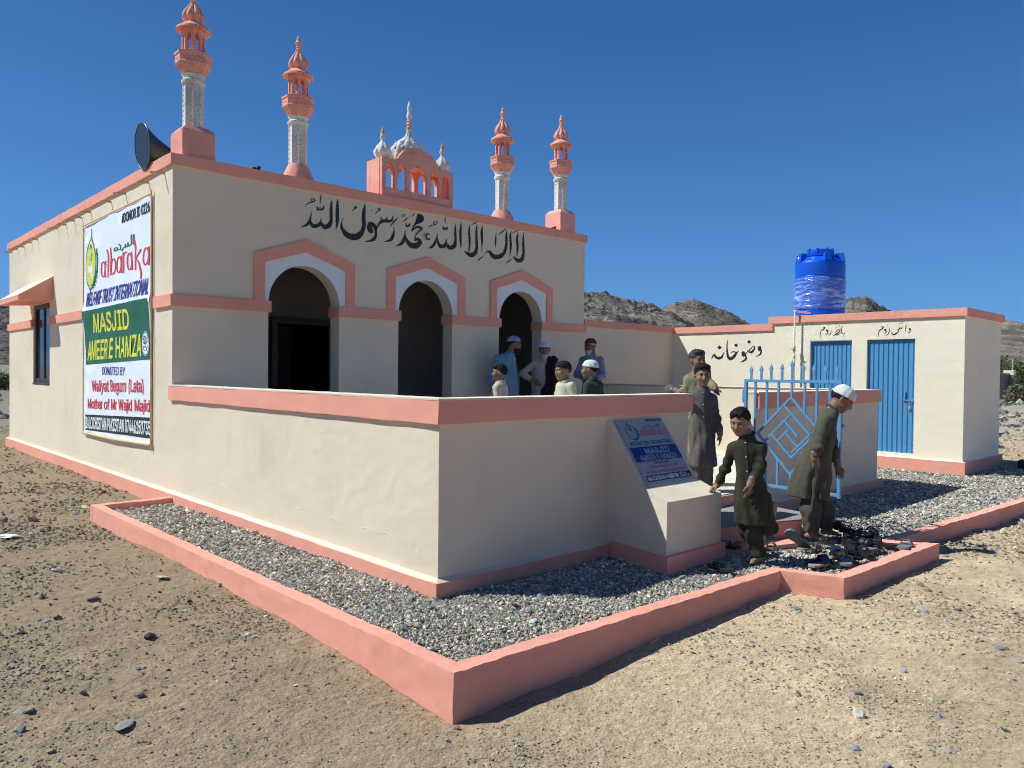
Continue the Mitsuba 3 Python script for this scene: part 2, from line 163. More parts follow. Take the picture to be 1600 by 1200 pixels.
# dim unpainted cement lining of the veranda and the hall behind it
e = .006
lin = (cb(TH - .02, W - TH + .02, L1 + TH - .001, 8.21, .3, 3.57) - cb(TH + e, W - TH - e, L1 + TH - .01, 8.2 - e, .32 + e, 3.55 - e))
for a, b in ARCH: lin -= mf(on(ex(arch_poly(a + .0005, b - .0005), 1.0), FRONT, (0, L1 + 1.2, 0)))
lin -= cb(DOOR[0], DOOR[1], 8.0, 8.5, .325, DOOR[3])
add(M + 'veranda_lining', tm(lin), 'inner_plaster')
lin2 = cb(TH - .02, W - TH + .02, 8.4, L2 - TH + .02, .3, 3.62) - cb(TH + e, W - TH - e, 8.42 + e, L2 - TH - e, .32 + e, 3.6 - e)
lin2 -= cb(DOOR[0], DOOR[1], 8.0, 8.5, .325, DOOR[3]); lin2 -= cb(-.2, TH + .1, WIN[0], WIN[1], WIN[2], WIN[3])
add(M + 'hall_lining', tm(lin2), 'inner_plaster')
dk = num(M + 'door')
scene[dk + '__frame'] = mikit.ply(cat(bx(DOOR[0] - .06, DOOR[0] + .05, 8.08, 8.19, .33, DOOR[3] + .06), bx(DOOR[1] - .05, DOOR[1] + .06, 8.08, 8.19, .33, DOOR[3] + .06), bx(DOOR[0] + .05, DOOR[1] - .05, 8.08, 8.19, DOOR[3] - .05, DOOR[3] + .06)), 'dark_wood')
lf = bx(0, .62, -.02, .02, .34, DOOR[3] - .07); lf.apply_transform(trimesh.transformations.rotation_matrix(math.radians(38), [0, 0, 1])); lf.apply_translation([DOOR[0] + .06, 8.24, 0])
scene[dk + '__leaf'] = mikit.ply(lf, 'dark_frame')
# roof slab edge band, string band, skirting
ob = .036
def ring(x0, x1, y0, y1, z0, z1, t): return cb(x0, x1, y0, y1, z0, z1) - cb(x0 + t, x1 - t, y0 + t, y1 - t, z0 - 1, z1 + 1)
band = ring(-ob, W + ob, L1 - ob, L2 + ob, HB - .137, HB, .30)
add(M + 'roof_band', rough(band, .08, .008, 4, 3), 'pink_paint', 35)
add(M + 'roof', tm(cb(.1, W - .1, L1 + .1, L2 - .1, HB - .12, HB - .06)), 'concrete')
def strip(x0, x1, y0, y1, z0, z1, seed): return rough(cb(x0, x1, y0, y1, z0, z1), .09, .003, 6, seed)
zb0, zb1 = HM - .146, HM
add(M + 'string_band', cat(strip(-.034, .004, L1 - .034, 5.86, zb0, zb1, 1)), 'pink_paint', 35)          # left wall, near the corner
add(M + 'string_band', strip(-.034, .004, 9.12, WIN[0] + .02, zb0, zb1, 2), 'pink_paint', 35)
add(M + 'string_band', strip(-.034, .004, WIN[1] - .02, L2 + .03, zb0, zb1, 3), 'pink_paint', 35)
xs = [-.032, ARCH[0][0] + .03, ARCH[0][1] - .03, ARCH[1][0] + .03, ARCH[1][1] - .03, ARCH[2][0] + .03, ARCH[2][1] - .03, W + .034]
for i in range(0, 8, 2):
    m = cb(xs[i], xs[i + 1], L1 - .036, L1 + .0, zb0, zb1)
    if i > 0: m += cb(xs[i], xs[i] + .03, L1 - .0, L1 + TH + .01, zb0, zb1)
    if i < 6: m += cb(xs[i + 1] - .03, xs[i + 1], L1 - .0, L1 + TH + .01, zb0, zb1)
    add(M + 'string_band', rough(m, .09, .003, 6, 10 + i), 'pink_paint', 35)
sk = rough(cb(-.063, .002, L1 - .9, L2 + .06, -.45, .092), .12, .006, 4, 9)
add(M + 'skirting', sk, 'pink_paint', 35)
add(M + 'skirting_ledge', hull([(-.058, y, .088) for y in (L1 - .9, L2 + .05)] + [(0, y, z) for y in (L1 - .9, L2 + .05) for z in (.088, .112)]), 'cream_paint')
# pink gabled surrounds and pale panels round the arches
for (a, b) in ARCH:
    ck = (a + b) / 2 + .015
    o = Polygon([(ck - .757, HM - .001), (ck - .757, 3.135), (ck, 3.397), (ck + .757, 3.135), (ck + .757, HM - .001)])
    inn = Polygon([(ck - .612, HM - .1), (ck - .612, 3.02), (ck, 3.222), (ck + .612, 3.02), (ck + .612, HM - .1)])
    add(M + 'arch_surround', rough(on(ex(o.difference(inn), .034), FRONT, (0, L1 + .001, 0)), .09, .0025, 6, 20), 'pink_paint', 35)
    pan = Polygon([(ck - .613, HM - .0), (ck - .613, 3.021), (ck, 3.223), (ck + .613, 3.021), (ck + .613, HM - .0)]).difference(arch_poly(a, b).buffer(-.001))
    add(M + 'arch_panel', on(ex(pan, .008), FRONT, (0, L1 + .001, 0)), 'panel_paint')
# painted creed on the facade
def ink(data):
    out = []
    for pl in data.split(';'):
        rings = [[tuple(int(q) / 1000 for q in p.split(',')) for p in r.split(' ')] for r in pl.split('/')]
        g = Polygon(rings[0], rings[1:]).buffer(0)
        if not g.is_empty: out.append(g)
    return union_all(out)
scene[num(M + 'painted_inscription')] = mikit.ply(on(ex(ink(INK_CREED), .0035), FRONT, (0, L1 - .0005, 0)), 'ink')
# window with canopy on the left wall
wk = num(M + 'window'); y0, y1, z0, z1 = WIN
scene[wk + '__frame'] = mikit.ply(cat(bx(.03, .09, y0, y0 + .07, z0, z1), bx(.03, .09, y1 - .07, y1, z0, z1), bx(.03, .09, y0 + .07, y1 - .07, z0, z0 + .09), bx(.03, .09, y0 + .07, y1 - .07, z1 - .08, z1), bx(.04, .085, (y0 + y1) / 2 - .04, (y0 + y1) / 2 + .04, z0 + .09, z1 - .08)), 'dark_frame')
scene[wk + '__pane'] = mikit.ply(tm(cb(.058, .064, y0 + .07, (y0 + y1) / 2 - .04, z0 + .09, z1 - .08)), 'window_pane')
scene[wk + '__pane_001'] = mikit.ply(tm(cb(.058, .064, (y0 + y1) / 2 + .04, y1 - .07, z0 + .09, z1 - .08)), 'window_pane')
scene[wk + '__sill'] = mikit.ply(bx(-.012, .03, y0, y1, z0 - .02, z0 + .012), 'dark_frame')
ak = num(M + 'awning'); ya, yb = 11.08, 12.9
prof = [(0, 2.80), (-.53, 2.765), (-.53, 2.845), (0, 3.215)]
side = hull([(x, y, z) for x, z in prof for y in (ya, yb)])
scene[ak + '__slab'] = mikit.ply(rough(side, .1, .004, 5, 4), 'pink_paint', 35)
scene[ak + '__top'] = mikit.ply(hull([(-.535, y, 2.845 + d) for y in (ya - .004, yb + .004) for d in (0, .006)] + [(.0, y, 3.215 + d) for y in (ya - .004, yb + .004) for d in (0, .008)]), 'cream_paint')
# wooden pegs left sticking out under the roof band
PEG = [(14.55, .0), (14.0, .01), (13.4, -.01), (12.75, 0), (12.25, .0), (10.75, .01), (10.2, 0), (9.7, .0), (9.25, -.01), (8.75, .0), (7.72, 0), (7.06, .01), (6.12, .0), (5.55, .02)]
for y, d in PEG:
    add(M + 'peg', tube([(.02, y, HB - .21 + d), (-.15 - abs(d), y + d, HB - .225 + d)], [.016, .012], 6), 'wood')
# ------------------------------------------------------------------ minarets
S = .0027
def minaret(cx, cy, zbase, big):
    k = num(M + 'minaret')
    def p(name, mesh, mat, smooth=False):
        mesh.apply_translation([cx, cy, 0]); scene[num(k + '__' + name)] = mikit.ply(mesh, mat, smooth)
    z = zbase
    if big:   # square block under the corner minarets
        p('pedestal', rough(cat([bx(-.205, .205, -.205, .205, HB - .01, z - .04, .012)]), .08, .004, 7, 5), 'pink_cast', 35)
        p('pedestal_cap', rough(hull([(sx * .20, sy * .20, z - .045) for sx in (-1, 1) for sy in (-1, 1)] + [(sx * .14, sy * .14, z + .02) for sx in (-1, 1) for sy in (-1, 1)]), .08, .003, 7, 6), 'pink_cast', 35)
    else:
        p('pedestal', rough(lathe([(.235, HB - .05), (.215, HB + .05), (.14, z + .02)], 12), .08, .008, 7, 6), 'pink_cast', 35)
    h = lambda u: z + (875 - u) * S
    sh = lathe([(.118, z - .02), (.118, h(665))], 8); sh.apply_transform(trimesh.transformations.rotation_matrix(math.pi / 8, [0, 0, 1]))
    p('shaft', sh, 'white_cast')
    ribs = []                                            # herring-bone relief on each face
    for f in range(8):
        a = f * math.pi / 4; R = trimesh.transformations.rotation_matrix(a, [0, 0, 1])
        for i in range(8):
            zz = z + .05 + i * .064; s = 1 if f % 2 else -1
            b = bar((.109, -.038 * s, zz - .03), (.109, .038 * s, zz + .03), .024, .013, (1, 0, 0)); b.apply_transform(R); ribs.append(b)
    for f in range(8):
        t_ = math.pi / 8 + f * math.pi / 4; ribs.append(tube([(.114 * math.cos(t_), .114 * math.sin(t_), z), (.114 * math.cos(t_), .114 * math.sin(t_), h(668))], .013, 6))
    p('carved_rib', cat(ribs), 'white_cast'); labels[k + '__carved_rib'] = {'kind': 'stuff'}
    p('capital', lathe([(.112, h(668)), (.14, h(660)), (.145, h(650)), (.118, h(641)), (.125, h(632)), (.142, h(622))], 16), 'white_cast', 40)
    bal = lathe([(.13, h(626)), (.165, h(606)), (.215, h(580)), (.222, h(574)), (.214, h(570)), (.214, h(542)), (.226, h(536)), (.228, h(527)), (.13, h(524))], 8)
    bal.apply_transform(trimesh.transformations.rotation_matrix(math.pi / 8, [0, 0, 1])); p('balcony', bal, 'pink_cast')
    fl = []
    for f in range(8):
        R = trimesh.transformations.rotation_matrix(f * math.pi / 4, [0, 0, 1]); zc = h(556); r = .214 * math.cos(math.pi / 8)
        for dy, w_, hh in ((0, .05, .024), (-.045, .018, .018), (.045, .018, .018)):
            b = hull([(r, dy - w_ / 2, zc), (r, dy + w_ / 2, zc), (r, dy, zc - hh / 2), (r, dy, zc + hh / 2), (r + .011, dy, zc)]); b.apply_transform(R); fl.append(b)
    p('balcony_relief', cat(fl), 'pink_cast'); labels[k + '__balcony_relief'] = {'kind': 'stuff'}
    ch = mf(lathe([(.138, h(526)), (.138, h(408))], 8)) - mf(lathe([(.095, h(526) - .01), (.095, h(408) + .01)], 8))
    ch = ch.rotate([0, 0, 22.5]); zl, zh, w_ = h(512), h(450), .028
    op = Polygon([(w_, zl), (w_, zh), (w_ * .55, zh + .03), (0, zh + .055), (-w_ * .55, zh + .03), (-w_, zh), (-w_, zl)])
    for f in range(4):
        ch -= mf(on(ex(op, .5), FRONT, (0, .25, 0))).rotate([0, 0, 45 * f])
    p('lantern_chamber', tm(ch), 'pink_cast')
    p('eave', lathe([(.12, h(404)), (.195, h(418)), (.212, h(416)), (.205, h(407)), (.15, h(392)), (.11, h(380)), (.07, h(374))], 16), 'pink_cast', 30)
    bulb = lathe([(.085, h(384)), (.112, h(373)), (.140, h(358)), (.142, h(345)), (.122, h(328)), (.092, h(312)), (.064, h(298)), (.046, h(287)), (.036, h(279))], 48, 8, .26)
    p('bulb_dome', bulb, 'pink_cast', 50)
    p('finial', lathe([(.034, h(284)), (.046, h(276)), (.026, h(268)), (.034, h(262)), (.026, h(256)), (.046, h(240)), (.030, h(228)), (.024, h(224)), (.03, h(218)), (.012, h(206)), (.003, h(198))], 14), 'pink_cast', 40)
    return k
MIN = [minaret(.325, 5.49, 4.61, True), minaret(1.765, 5.49, 4.43, False), minaret(5.64, 5.49, 4.39, False), minaret(7.135, 5.49, 4.62, True)]
# ------------------------------------------------------------------ small arcade with domes over the middle of the facade
ck = num(M + 'roof_arcade')
ax0, ax1, ay0, ay1, az0, az1 = 3.02, 4.38, 5.29, 5.70, HB - .02, 4.80
def arcade_face(back):
    o = [(ax0, az0), (ax1, az0), (ax1, az1), (4.12, az1)] + [(3.70 + .38 * math.cos(t), 4.79 + .26 * math.sin(t)) for t in np.linspace(.1, math.pi - .1, 15)] + [(3.28, az1), (ax0, az1)]
    g = Polygon(o)
    for c_, w_, s_, t_ in ((3.165, .085, 4.60, .11), (3.385, .08, 4.62, .12), (3.70, .16, 4.61, .165), (4.015, .08, 4.62, .12), (4.235, .085, 4.60, .11)):
        th = np.linspace(0, math.pi, 13)
        g = g.difference(Polygon([(c_ + w_, 4.36)] + [(c_ + w_ * math.cos(t), s_ + t_ * math.sin(t) ** .8 + .02 * max(0, math.cos(4 * t))) for t in th] + [(c_ - w_, 4.36)]))
    return g
fr = cat([on(ex(arcade_face(0), .05), FRONT, (0, ay0 + .05, 0)), on(ex(arcade_face(1), .07), FRONT, (0, ay1, 0)), bx(ax0, ax0 + .07, ay0 + .07, ay1 - .07, az0, az1), bx(ax1 - .07, ax1, ay0 + .07, ay1 - .07, az0, az1), bx(ax0 + .07, ax1 - .07, ay0 + .07, ay1 - .07, az1 - .03, az1 - .002)])
scene[ck + '__arcade_frame'] = mikit.ply(fr, 'pink_cast')
orn = []
for i in range(9):
    for xx in (ax0 + .055, ax1 - .055):
        s = trimesh.creation.icosphere(1, .022); s.apply_scale([1, .5, 1.3]); s.apply_translation([xx, ay0, az0 + .1 + i * .058]); orn.append(s)
for t in np.linspace(.25, math.pi - .25, 11):
    s = trimesh.creation.icosphere(1, .02); s.apply_scale([1.3, .5, 1]); s.apply_translation([3.70 + .30 * math.cos(t), ay0, 4.80 + .17 * math.sin(t)]); orn.append(s)
scene[ck + '__moulding'] = mikit.ply(cat(orn), 'pink_cast', 40); labels[ck + '__moulding'] = {'kind': 'stuff'}
dm = lathe([(.325, 4.81), (.355, 4.88), (.355, 4.97), (.315, 5.08), (.235, 5.17), (.14, 5.235), (.085, 5.28), (.058, 5.33), (.035, 5.42)], 64, 12, .10); dm.apply_scale([1, .62, 1]); dm.apply_translation([3.70, 5.555, 0])
scene[ck + '__dome'] = mikit.ply(dm, 'white_cast', 40)
lv = []
for row, (zz, rr, sz) in enumerate(((4.95, .345, .055), (5.07, .305, .05), (5.165, .225, .042))):
    for i in range(12):
        a = (i + .5 * (row % 2)) * math.pi / 6; s = trimesh.creation.icosphere(1, sz); s.apply_scale([.3, .75, 1]); s.apply_transform(trimesh.transformations.rotation_matrix(-.5 - row * .3, [0, 1, 0])); s.apply_translation([rr, 0, zz]); s.apply_transform(trimesh.transformations.rotation_matrix(a, [0, 0, 1])); s.apply_scale([1, .62, 1]); s.apply_translation([3.70, 5.555, 0]); lv.append(s)
scene[ck + '__dome_petal'] = mikit.ply(cat(lv), 'white_cast', 40); labels[ck + '__dome_petal'] = {'kind': 'stuff'}
f1 = lathe([(.036, 5.40), (.05, 5.43), (.032, 5.455), (.048, 5.48), (.032, 5.505), (.044, 5.53), (.028, 5.555)], 14); f1.apply_translation([3.70, 5.555, 0]); scene[ck + '__finial_rings'] = mikit.ply(f1, 'pink_cast', 40)
f2 = lathe([(.026, 5.55), (.044, 5.60), (.036, 5.66), (.026, 5.69), (.036, 5.73), (.026, 5.79), (.003, 5.86)], 14); f2.apply_translation([3.70, 5.555, 0]); scene[ck + '__finial'] = mikit.ply(f2, 'white_cast', 40)
for x in (3.13, 4.27):
    b = lathe([(.085, 4.79), (.10, 4.82), (.135, 4.88), (.14, 4.92), (.11, 4.98), (.07, 5.03), (.035, 5.07), (.026, 5.10), (.045, 5.14), (.03, 5.19)], 40, 8, .2); b.apply_translation([x, 5.44, 0])
    kk = num(ck + '__side_dome'); scene[kk] = mikit.ply(b, 'white_cast', 50)
    t_ = lathe([(.028, 5.185), (.033, 5.21), (.015, 5.26), (.003, 5.30)], 12); t_.apply_translation([x, 5.44, 0]); scene[num(ck + '__side_dome_tip')] = mikit.ply(t_, 'pink_cast', 40)

# ------------------------------------------------------------------ courtyard walls, floor, steps
HC, hc, oc = 1.395, .172, .034
cw = thing('courtyard_wall', 'low cream courtyard wall with pink coping wrapping the front corner left of the entrance', 'wall')
XE = 3.156
wm = cb(0, .15, .02, L1 + .0, -.45, HC - .005) + cb(0, XE, 0, .15, -.45, HC - .005)
add(cw + '__wall', tm(wm.refine_to_length(.5)), 'cream_paint')
pth = cb(-oc, .0, -oc, L1 + .03, HC - hc, HC) + cb(-.0, XE + .03, -oc, .0, HC - hc, HC) + cb(XE, XE + .03, 0, .15, HC - hc, HC)
add(cw + '__coping', rough(pth, .06, .007, 5, 30), 'pink_paint', 35)
add(cw + '__coping_top', rough(cb(-oc - .002, .17, -oc - .002, L1 - .002, HC - .001, HC + .012) + cb(-oc - .002, XE + .032, -oc - .002, .17, HC - .001, HC + .012), .08, .003, 6, 31), 'cream_paint', 35)
sk = cb(-.063, .0, -.063, L1 - .9, -.45, .092) + cb(0, XE, -.063, 0, -.45, .092)
add(cw + '__skirting', rough(sk, .09, .006, 4, 32), 'pink_paint', 35)
add(cw + '__skirting_ledge', cat(hull([(-.06, y, .088) for y in (-.06, L1 - .9)] + [(0, y, z) for y in (0, L1 - .9) for z in (.088, .112)]), hull([(x, -.06, .088) for x in (-.06, XE)] + [(x, 0, z) for x in (0, XE) for z in (.088, .112)])), 'cream_paint')
cw2 = thing('courtyard_wall', 'low cream courtyard wall with pink coping right of the entrance, behind the open gate', 'wall')
XL, XR = 4.5, 8.0
add(cw2 + '__wall', tm((cb(XL, XR, 0, .15, -.45, HC - .005) + cb(XR - .15, XR, .1, L1, -.45, HC - .01)).refine_to_length(.5)), 'cream_paint')
add(cw2 + '__coping', rough(cb(XL + .02, XR + oc, -oc, 0, HC - hc, HC) + cb(XR, XR + oc, 0, L1 - .01, HC - hc, HC), .06, .007, 5, 33), 'pink_paint', 35)
add(cw2 + '__coping_top', rough(cb(XL - .0, XR + oc + .002, -oc - .002, .17, HC - .001, HC + .012) + cb(XR - .17, XR + oc + .002, 0, L1 - .002, HC - .001, HC + .012), .08, .003, 6, 34), 'cream_paint', 35)
add(cw2 + '__skirting', rough(cb(XL, XR + .063, -.063, 0, -.45, .10) + cb(XR, XR + .063, 0, L1, -.45, .10), .09, .008, 4, 35), 'pink_paint', 35)
seam = [(0, 4.2, .36), (0, 3.62, .345), (0, 3.2, .352), (0, 2.75, .34), (0, 2.3, .343), (0, 1.6, .335), (0, 1.0, .325), (0, .45, .318)]
sm_ = tube(np.array([np.interp(np.linspace(0, 7, 90), range(8), np.array(seam)[:, k]) for k in range(3)]).T + np.stack([np.zeros(90), np.zeros(90), (meshkit.noise(np.stack([np.arange(90) * .45, np.zeros(90), np.zeros(90)], 1), 3) - .5) * .03], 1), .0006 + .0036 * meshkit.noise(np.stack([np.arange(90) * .7, np.zeros(90), np.zeros(90)], 1), 5) ** 2, 6)
add(cw + '__plaster_seam', sm_, 'cream_paint', 40)
FZ = .32
add('courtyard_floor', tm(cb(.15, XR - .15, .15, L1 + TH, -.3, FZ) + cb(XE, XL, -.0, .15, -.3, FZ)), 'concrete'); tag('courtyard_floor', kind='structure')
add('veranda_floor', tm(cb(TH, W - TH, L1 + TH, 8.2, .1, FZ + .01)), 'concrete'); tag('veranda_floor', kind='structure')
fas = thing('floor_edge', 'pink painted edge of the courtyard floor in the entrance gap above the step', 'step')
scene[fas] = mikit.ply(rough(cb(XE + .002, XL - .002, -.024, -.0, .0, FZ - .012), .07, .004, 6, 36), 'pink_paint', 35)
st = thing('entrance_step', 'pink and cream concrete step below the courtyard entrance', 'step')
sp = Polygon([(2.66, -.03), (2.62, -.50), (2.83, -.58), (3.75, -.905), (4.12, -.74), (4.3, -.07), (4.3, -.03)])
add(st + '__riser', rough(ex(sp, .50).apply_translation([0, 0, -.31]), .07, .005, 6, 37), 'pink_paint', 35)
add(st + '__tread', rough(ex(sp.buffer(.004, join_style=2), .012).apply_translation([0, 0, .189]), .08, .003, 6, 38), 'cement_grey', 35)
st2 = thing('entrance_step', 'lowest narrow pink step at gravel level below the cream step', 'step')
scene[st2] = mikit.ply(rough(ex(Polygon([(2.6, -.60), (2.72, -.80), (3.52, -1.07), (3.66, -.95), (2.85, -.60)]), .34).apply_translation([0, 0, -.3]), .07, .006, 6, 39), 'pink_paint', 35)

# ------------------------------------------------------------------ sloping sign plinth beside the entrance
pl = thing('sign_plinth', 'cream sloping masonry plinth with pink base holding the donor plaque beside the entrance', 'plinth')
def prism(prof_left, prof_right): return hull([p for p in prof_left] + [p for p in prof_right])
top = [(0.0, 1.19), (-.46, .655), (-.75, .565)]
def sx(y, right): return ((2.70 if right else 1.885) + y * .2)
body = Polygon([(-y, z) for y, z in top] + [(.75, -.35), (0, -.35)])
b = ex(body, 1.0); v = np.asarray(b.vertices); w_ = v.copy()       # (d, z, t) -> world
w_[:, 1] = -v[:, 0]; w_[:, 2] = v[:, 1]; w_[:, 0] = sx(w_[:, 1], False) * (1 - v[:, 2]) + sx(w_[:, 1], True) * v[:, 2]
b.vertices = w_; b.fix_normals(); add(pl + '__body', rough(b, .09, .004, 4, 40), 'cream_paint', 35)
skp = Polygon([(sx(0, False) - .03, -.064), (sx(-.75, False) - .035, -.785), (sx(-.75, True) + .03, -.785), (sx(-.5, True) + .03, -.064)]).difference(Polygon([(sx(0, False), -.03), (sx(-.75, False), -.75), (sx(-.75, True), -.75), (sx(0, True), -.03)]))
add(pl + '__skirting', rough(ex(skp, .5).apply_translation([0, 0, -.37]), .08, .005, 5, 41), 'pink_paint', 35)

# ------------------------------------------------------------------ back wall, ablution wall, washroom
bw = thing('boundary_wall', 'tall cream boundary wall with pink coping running right from the mosque facade', 'wall')
XW = 10.53
add(bw + '__wall', tm(cb(W - .0, XW + .1, L1 + .008, L1 + .16, -.4, 2.60)), 'cream_paint')
add(bw + '__coping', rough(cb(W + .002, XW + .0, L1 - .026, L1 + .19, 2.49, 2.622), .09, .003, 6, 50), 'pink_paint', 35)
aw = thing('ablution_wall', 'sunlit cream ablution area wall with pink coping and black lettering, joined to the washroom', 'wall')
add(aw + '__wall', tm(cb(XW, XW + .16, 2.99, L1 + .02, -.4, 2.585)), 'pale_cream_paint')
add(aw + '__coping', rough(cb(XW - .036, XW + .19, 2.95, L1 + .03, 2.47, 2.603), .09, .003, 6, 51), 'pink_paint', 35)
scene[num(aw + '__painted_lettering')] = mikit.ply(on(ex(ink(INK_WUDU), .0035), mat4((0, 1, 0), (0, 0, 1), (1, 0, 0)), (XW - .003, 0, 0)), 'ink')
wr = thing('washroom_building', 'small flat-roofed cream washroom block with pink bands and two blue doors', 'building')
D1, D2 = (1.43, 2.20, .27, 2.245), (.365, 1.165, .27, 2.245)
wsh = cb(XW, 12.6, -.39, 2.99, -.4, 2.66) - cb(XW + .2, 12.4, -.2, 2.8, .2, 2.5)
for a, b_, c_, d_ in (D1, D2): wsh -= cb(XW - .1, XW + .3, a, b_, c_, d_)
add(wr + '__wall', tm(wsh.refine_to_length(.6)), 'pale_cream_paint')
add(wr + '__roof_band', rough(ring(XW - .04, 12.68, -.43, 3.03, 2.60, 2.732, .25), .09, .003, 6, 52), 'pink_paint', 35)
add(wr + '__roof', tm(cb(XW + .1, 12.5, -.3, 2.9, 2.63, 2.70)), 'concrete')
add(wr + '__skirting', rough(ring(XW - .05, 12.66, -.44, 2.99, -.4, .20, .06), .1, .005, 5, 53), 'pink_paint', 35)
scene[num(wr + '__skirting_ledge')] = mikit.ply(cat(hull([(XW - .046, y, .196) for y in (-.436, 2.98)] + [(XW, y, z) for y in (-.39, 2.98) for z in (.196, .216)]), hull([(x, -.436, .196) for x in (XW - .046, 12.64)] + [(x, -.39, z) for x in (XW, 12.6) for z in (.196, .216)])), 'pale_cream_paint')
def steel_door(d, latch):
    y0, y1, z0, z1 = d; k = num(wr + '__door'); t = .03
    scene[k + '__frame'] = mikit.ply(cat(bx(XW + .05, XW + .10, y0, y0 + t, z0, z1), bx(XW + .05, XW + .10, y1 - t, y1, z0, z1), bx(XW + .05, XW + .10, y0 + t, y1 - t, z1 - t, z1)), 'door_blue')
    n = 9; w = (y1 - y0 - 2 * t) / n
    for i in range(n):                                   # pressed sheet: proud ribs between narrow grooves
        a = y0 + t + i * w
        scene[num(k + '__rib')] = mikit.ply(hull([(XW + .072, y, z) for y in (a, a + w) for z in (z0, z1 - t)] + [(XW + .052, y, z) for y in (a + .02, a + w - .004) for z in (z0, z1 - t)]), 'door_blue')
    if latch:
        scene[k + '__latch'] = mikit.ply(cat(bx(XW + .028, XW + .05, y0 + .0, y0 + .19, 1.17, 1.20), bx(XW + .02, XW + .052, y0 + .15, y0 + .17, 1.17, 1.34), bx(XW + .03, XW + .052, y0 + .03, y0 + .06, 1.15, 1.22)), 'gate_blue')
        lk = bx(XW + .02, XW + .042, y0 + .07, y0 + .11, 1.02, 1.08, .006)
        scene[k + '__padlock'] = mikit.ply(cat(lk, tube([(XW + .03, y0 + .075, 1.08), (XW + .03, y0 + .075, 1.14), (XW + .03, y0 + .09, 1.165), (XW + .03, y0 + .105, 1.14), (XW + .03, y0 + .105, 1.08)], .006, 6)), 'steel')
    return k
steel_door(D1, False); steel_door(D2, True)
scene[num(wr + '__door_trim')] = mikit.ply(cat(bx(XW - .004, XW + .05, D1[1] - .012, D1[1] + .012, D1[2], D1[3] + .012), bx(XW - .004, XW + .05, D1[0] - .0, D1[1] - .012, D1[3] - .012, D1[3] + .012)), 'steel')
for nm in ('INK_BATH', 'INK_WASH'):
    scene[num(wr + '__painted_lettering')] = mikit.ply(on(ex(ink(globals()[nm]), .0035), mat4((0, 1, 0), (0, 0, 1), (1, 0, 0)), (XW - .003, 0, 0)), 'ink')
# ------------------------------------------------------------------ lettering helper
def fit_text(t, w, h, depth=.002, bold=True, slant=0.):
    m = meshkit.text_mesh(t, 1.0, depth, bold); lo, hi = m.bounds
    v = np.asarray(m.vertices).copy(); v[:, 0] = (v[:, 0] - lo[0]) / (hi[0] - lo[0]) * w; v[:, 1] = (v[:, 1] - lo[1]) / (hi[1] - lo[1]) * h
    v[:, 0] += v[:, 1] * slant; m.vertices = v; return m
def strokes(ps, r):
    g = union_all([LineString(p).buffer(r, 5) for p in ps]); return g
def arc(cx, cy, rx, ry, a0, a1, n=14): return [(cx + rx * math.cos(math.radians(a)), cy + ry * math.sin(math.radians(a))) for a in np.linspace(a0, a1, n)]
def logo_word(w, h, depth):
    """the thin rounded red word of the logo, in a 1 x 1 box (baseline 0.25)"""
    P, x, b, xh = [], 0, .28, .42
    def bowl(x): return arc(x + .045, b + xh / 2, .045, xh / 2, 0, 360, 20)
    P += [bowl(0), [(.09, b + xh), (.095, b - .02)], [(.12, 1.0), (.15, .82), (.15, b - .04)], [(.19, 1.02), (.205, .8), (.205, b)], bowl(.205), bowl(.325), [(.415, b + xh), (.42, b - .02)],
          [(.455, b + xh + .06), (.46, b - .03)], arc(.50, b + xh - .06, .04, .12, 160, 60, 6), bowl(.53), [(.62, b + xh), (.625, b - .02)], [(.66, 1.04), (.69, .8), (.69, b - .04)],
          [(.78, b + xh), (.70, b + .22), (.76, b + .1), (.795, b - .2), (.79, b - .3)], bowl(.83), [(.92, b + xh), (.93, b - .02)]]
    m = ex(strokes(P, .013), depth); m.apply_scale([w / .95, h, 1]); return m
def logo_arabic(w, h, depth):
    P = [[(1, 1), (1, .25)], [(.9, 1.05), (.9, .35), (.82, .25), (.74, .25), (.74, .5)], [(.74, .25), (.62, .25), (.62, .45)], [(.62, .25), (.5, .25), (.44, .05)], [(.36, .2), (.36, .55), (.26, .7)], [(.36, .25), (.2, .25)], arc(.1, .38, .09, .13, 0, 360), [(.1, .25), (.2, .25)]]
    m = ex(strokes(P, .032), depth); m.apply_scale([w, h, 1]); return m
def crest(w, h, depth):
    """(yellow field, green wreath and outline, white panel) in a w x h box from the origin"""
    og = Polygon(arc(.5, .42, .36, .42, -180, 0, 20) + [(.84, .55), (.74, .72), (.56, .84), (.5, .92), (.44, .84), (.26, .72), (.16, .55)])
    leaf = []
    for s in (-1, 1):
        for i in range(9):
            a = math.radians(-88 + i * 14); cx, cy = .5 + s * .44 * math.cos(a), .42 + .42 * math.sin(a); d = a + math.pi / 2
            l = Polygon([(cx + .075 * math.cos(d + .35), cy + .075 * math.sin(d + .35)), (cx + .03 * math.cos(a), cy + .03 * math.sin(a)), (cx - .075 * math.cos(d), cy - .075 * math.sin(d)), (cx - .03 * math.cos(a), cy - .03 * math.sin(a))])
            leaf.append(Polygon([(.5 + s * (x - .5), y) for x, y in l.exterior.coords]))
    ring_ = og.difference(og.buffer(-.035))
    marks = union_all([LineString(p).buffer(.018) for p in ([(.42, .66), (.5, .74), (.58, .66)], [(.4, .56), (.6, .56)], [(.45, .48), (.45, .62)], [(.55, .48), (.55, .62)], [(.5, .90), (.5, 1.0)], [(.42, .02), (.5, -.06), (.58, .02)])])
    panel = Polygon([(.34, .26), (.66, .26), (.66, .40), (.5, .36), (.34, .40)])
    out = []
    for g, d in ((og, depth), (union_all(leaf + [ring_, marks]), depth + .0012), (panel, depth + .0006)):
        m = ex(g, d); m.apply_scale([w, h, 1]); out.append(m)
    return out
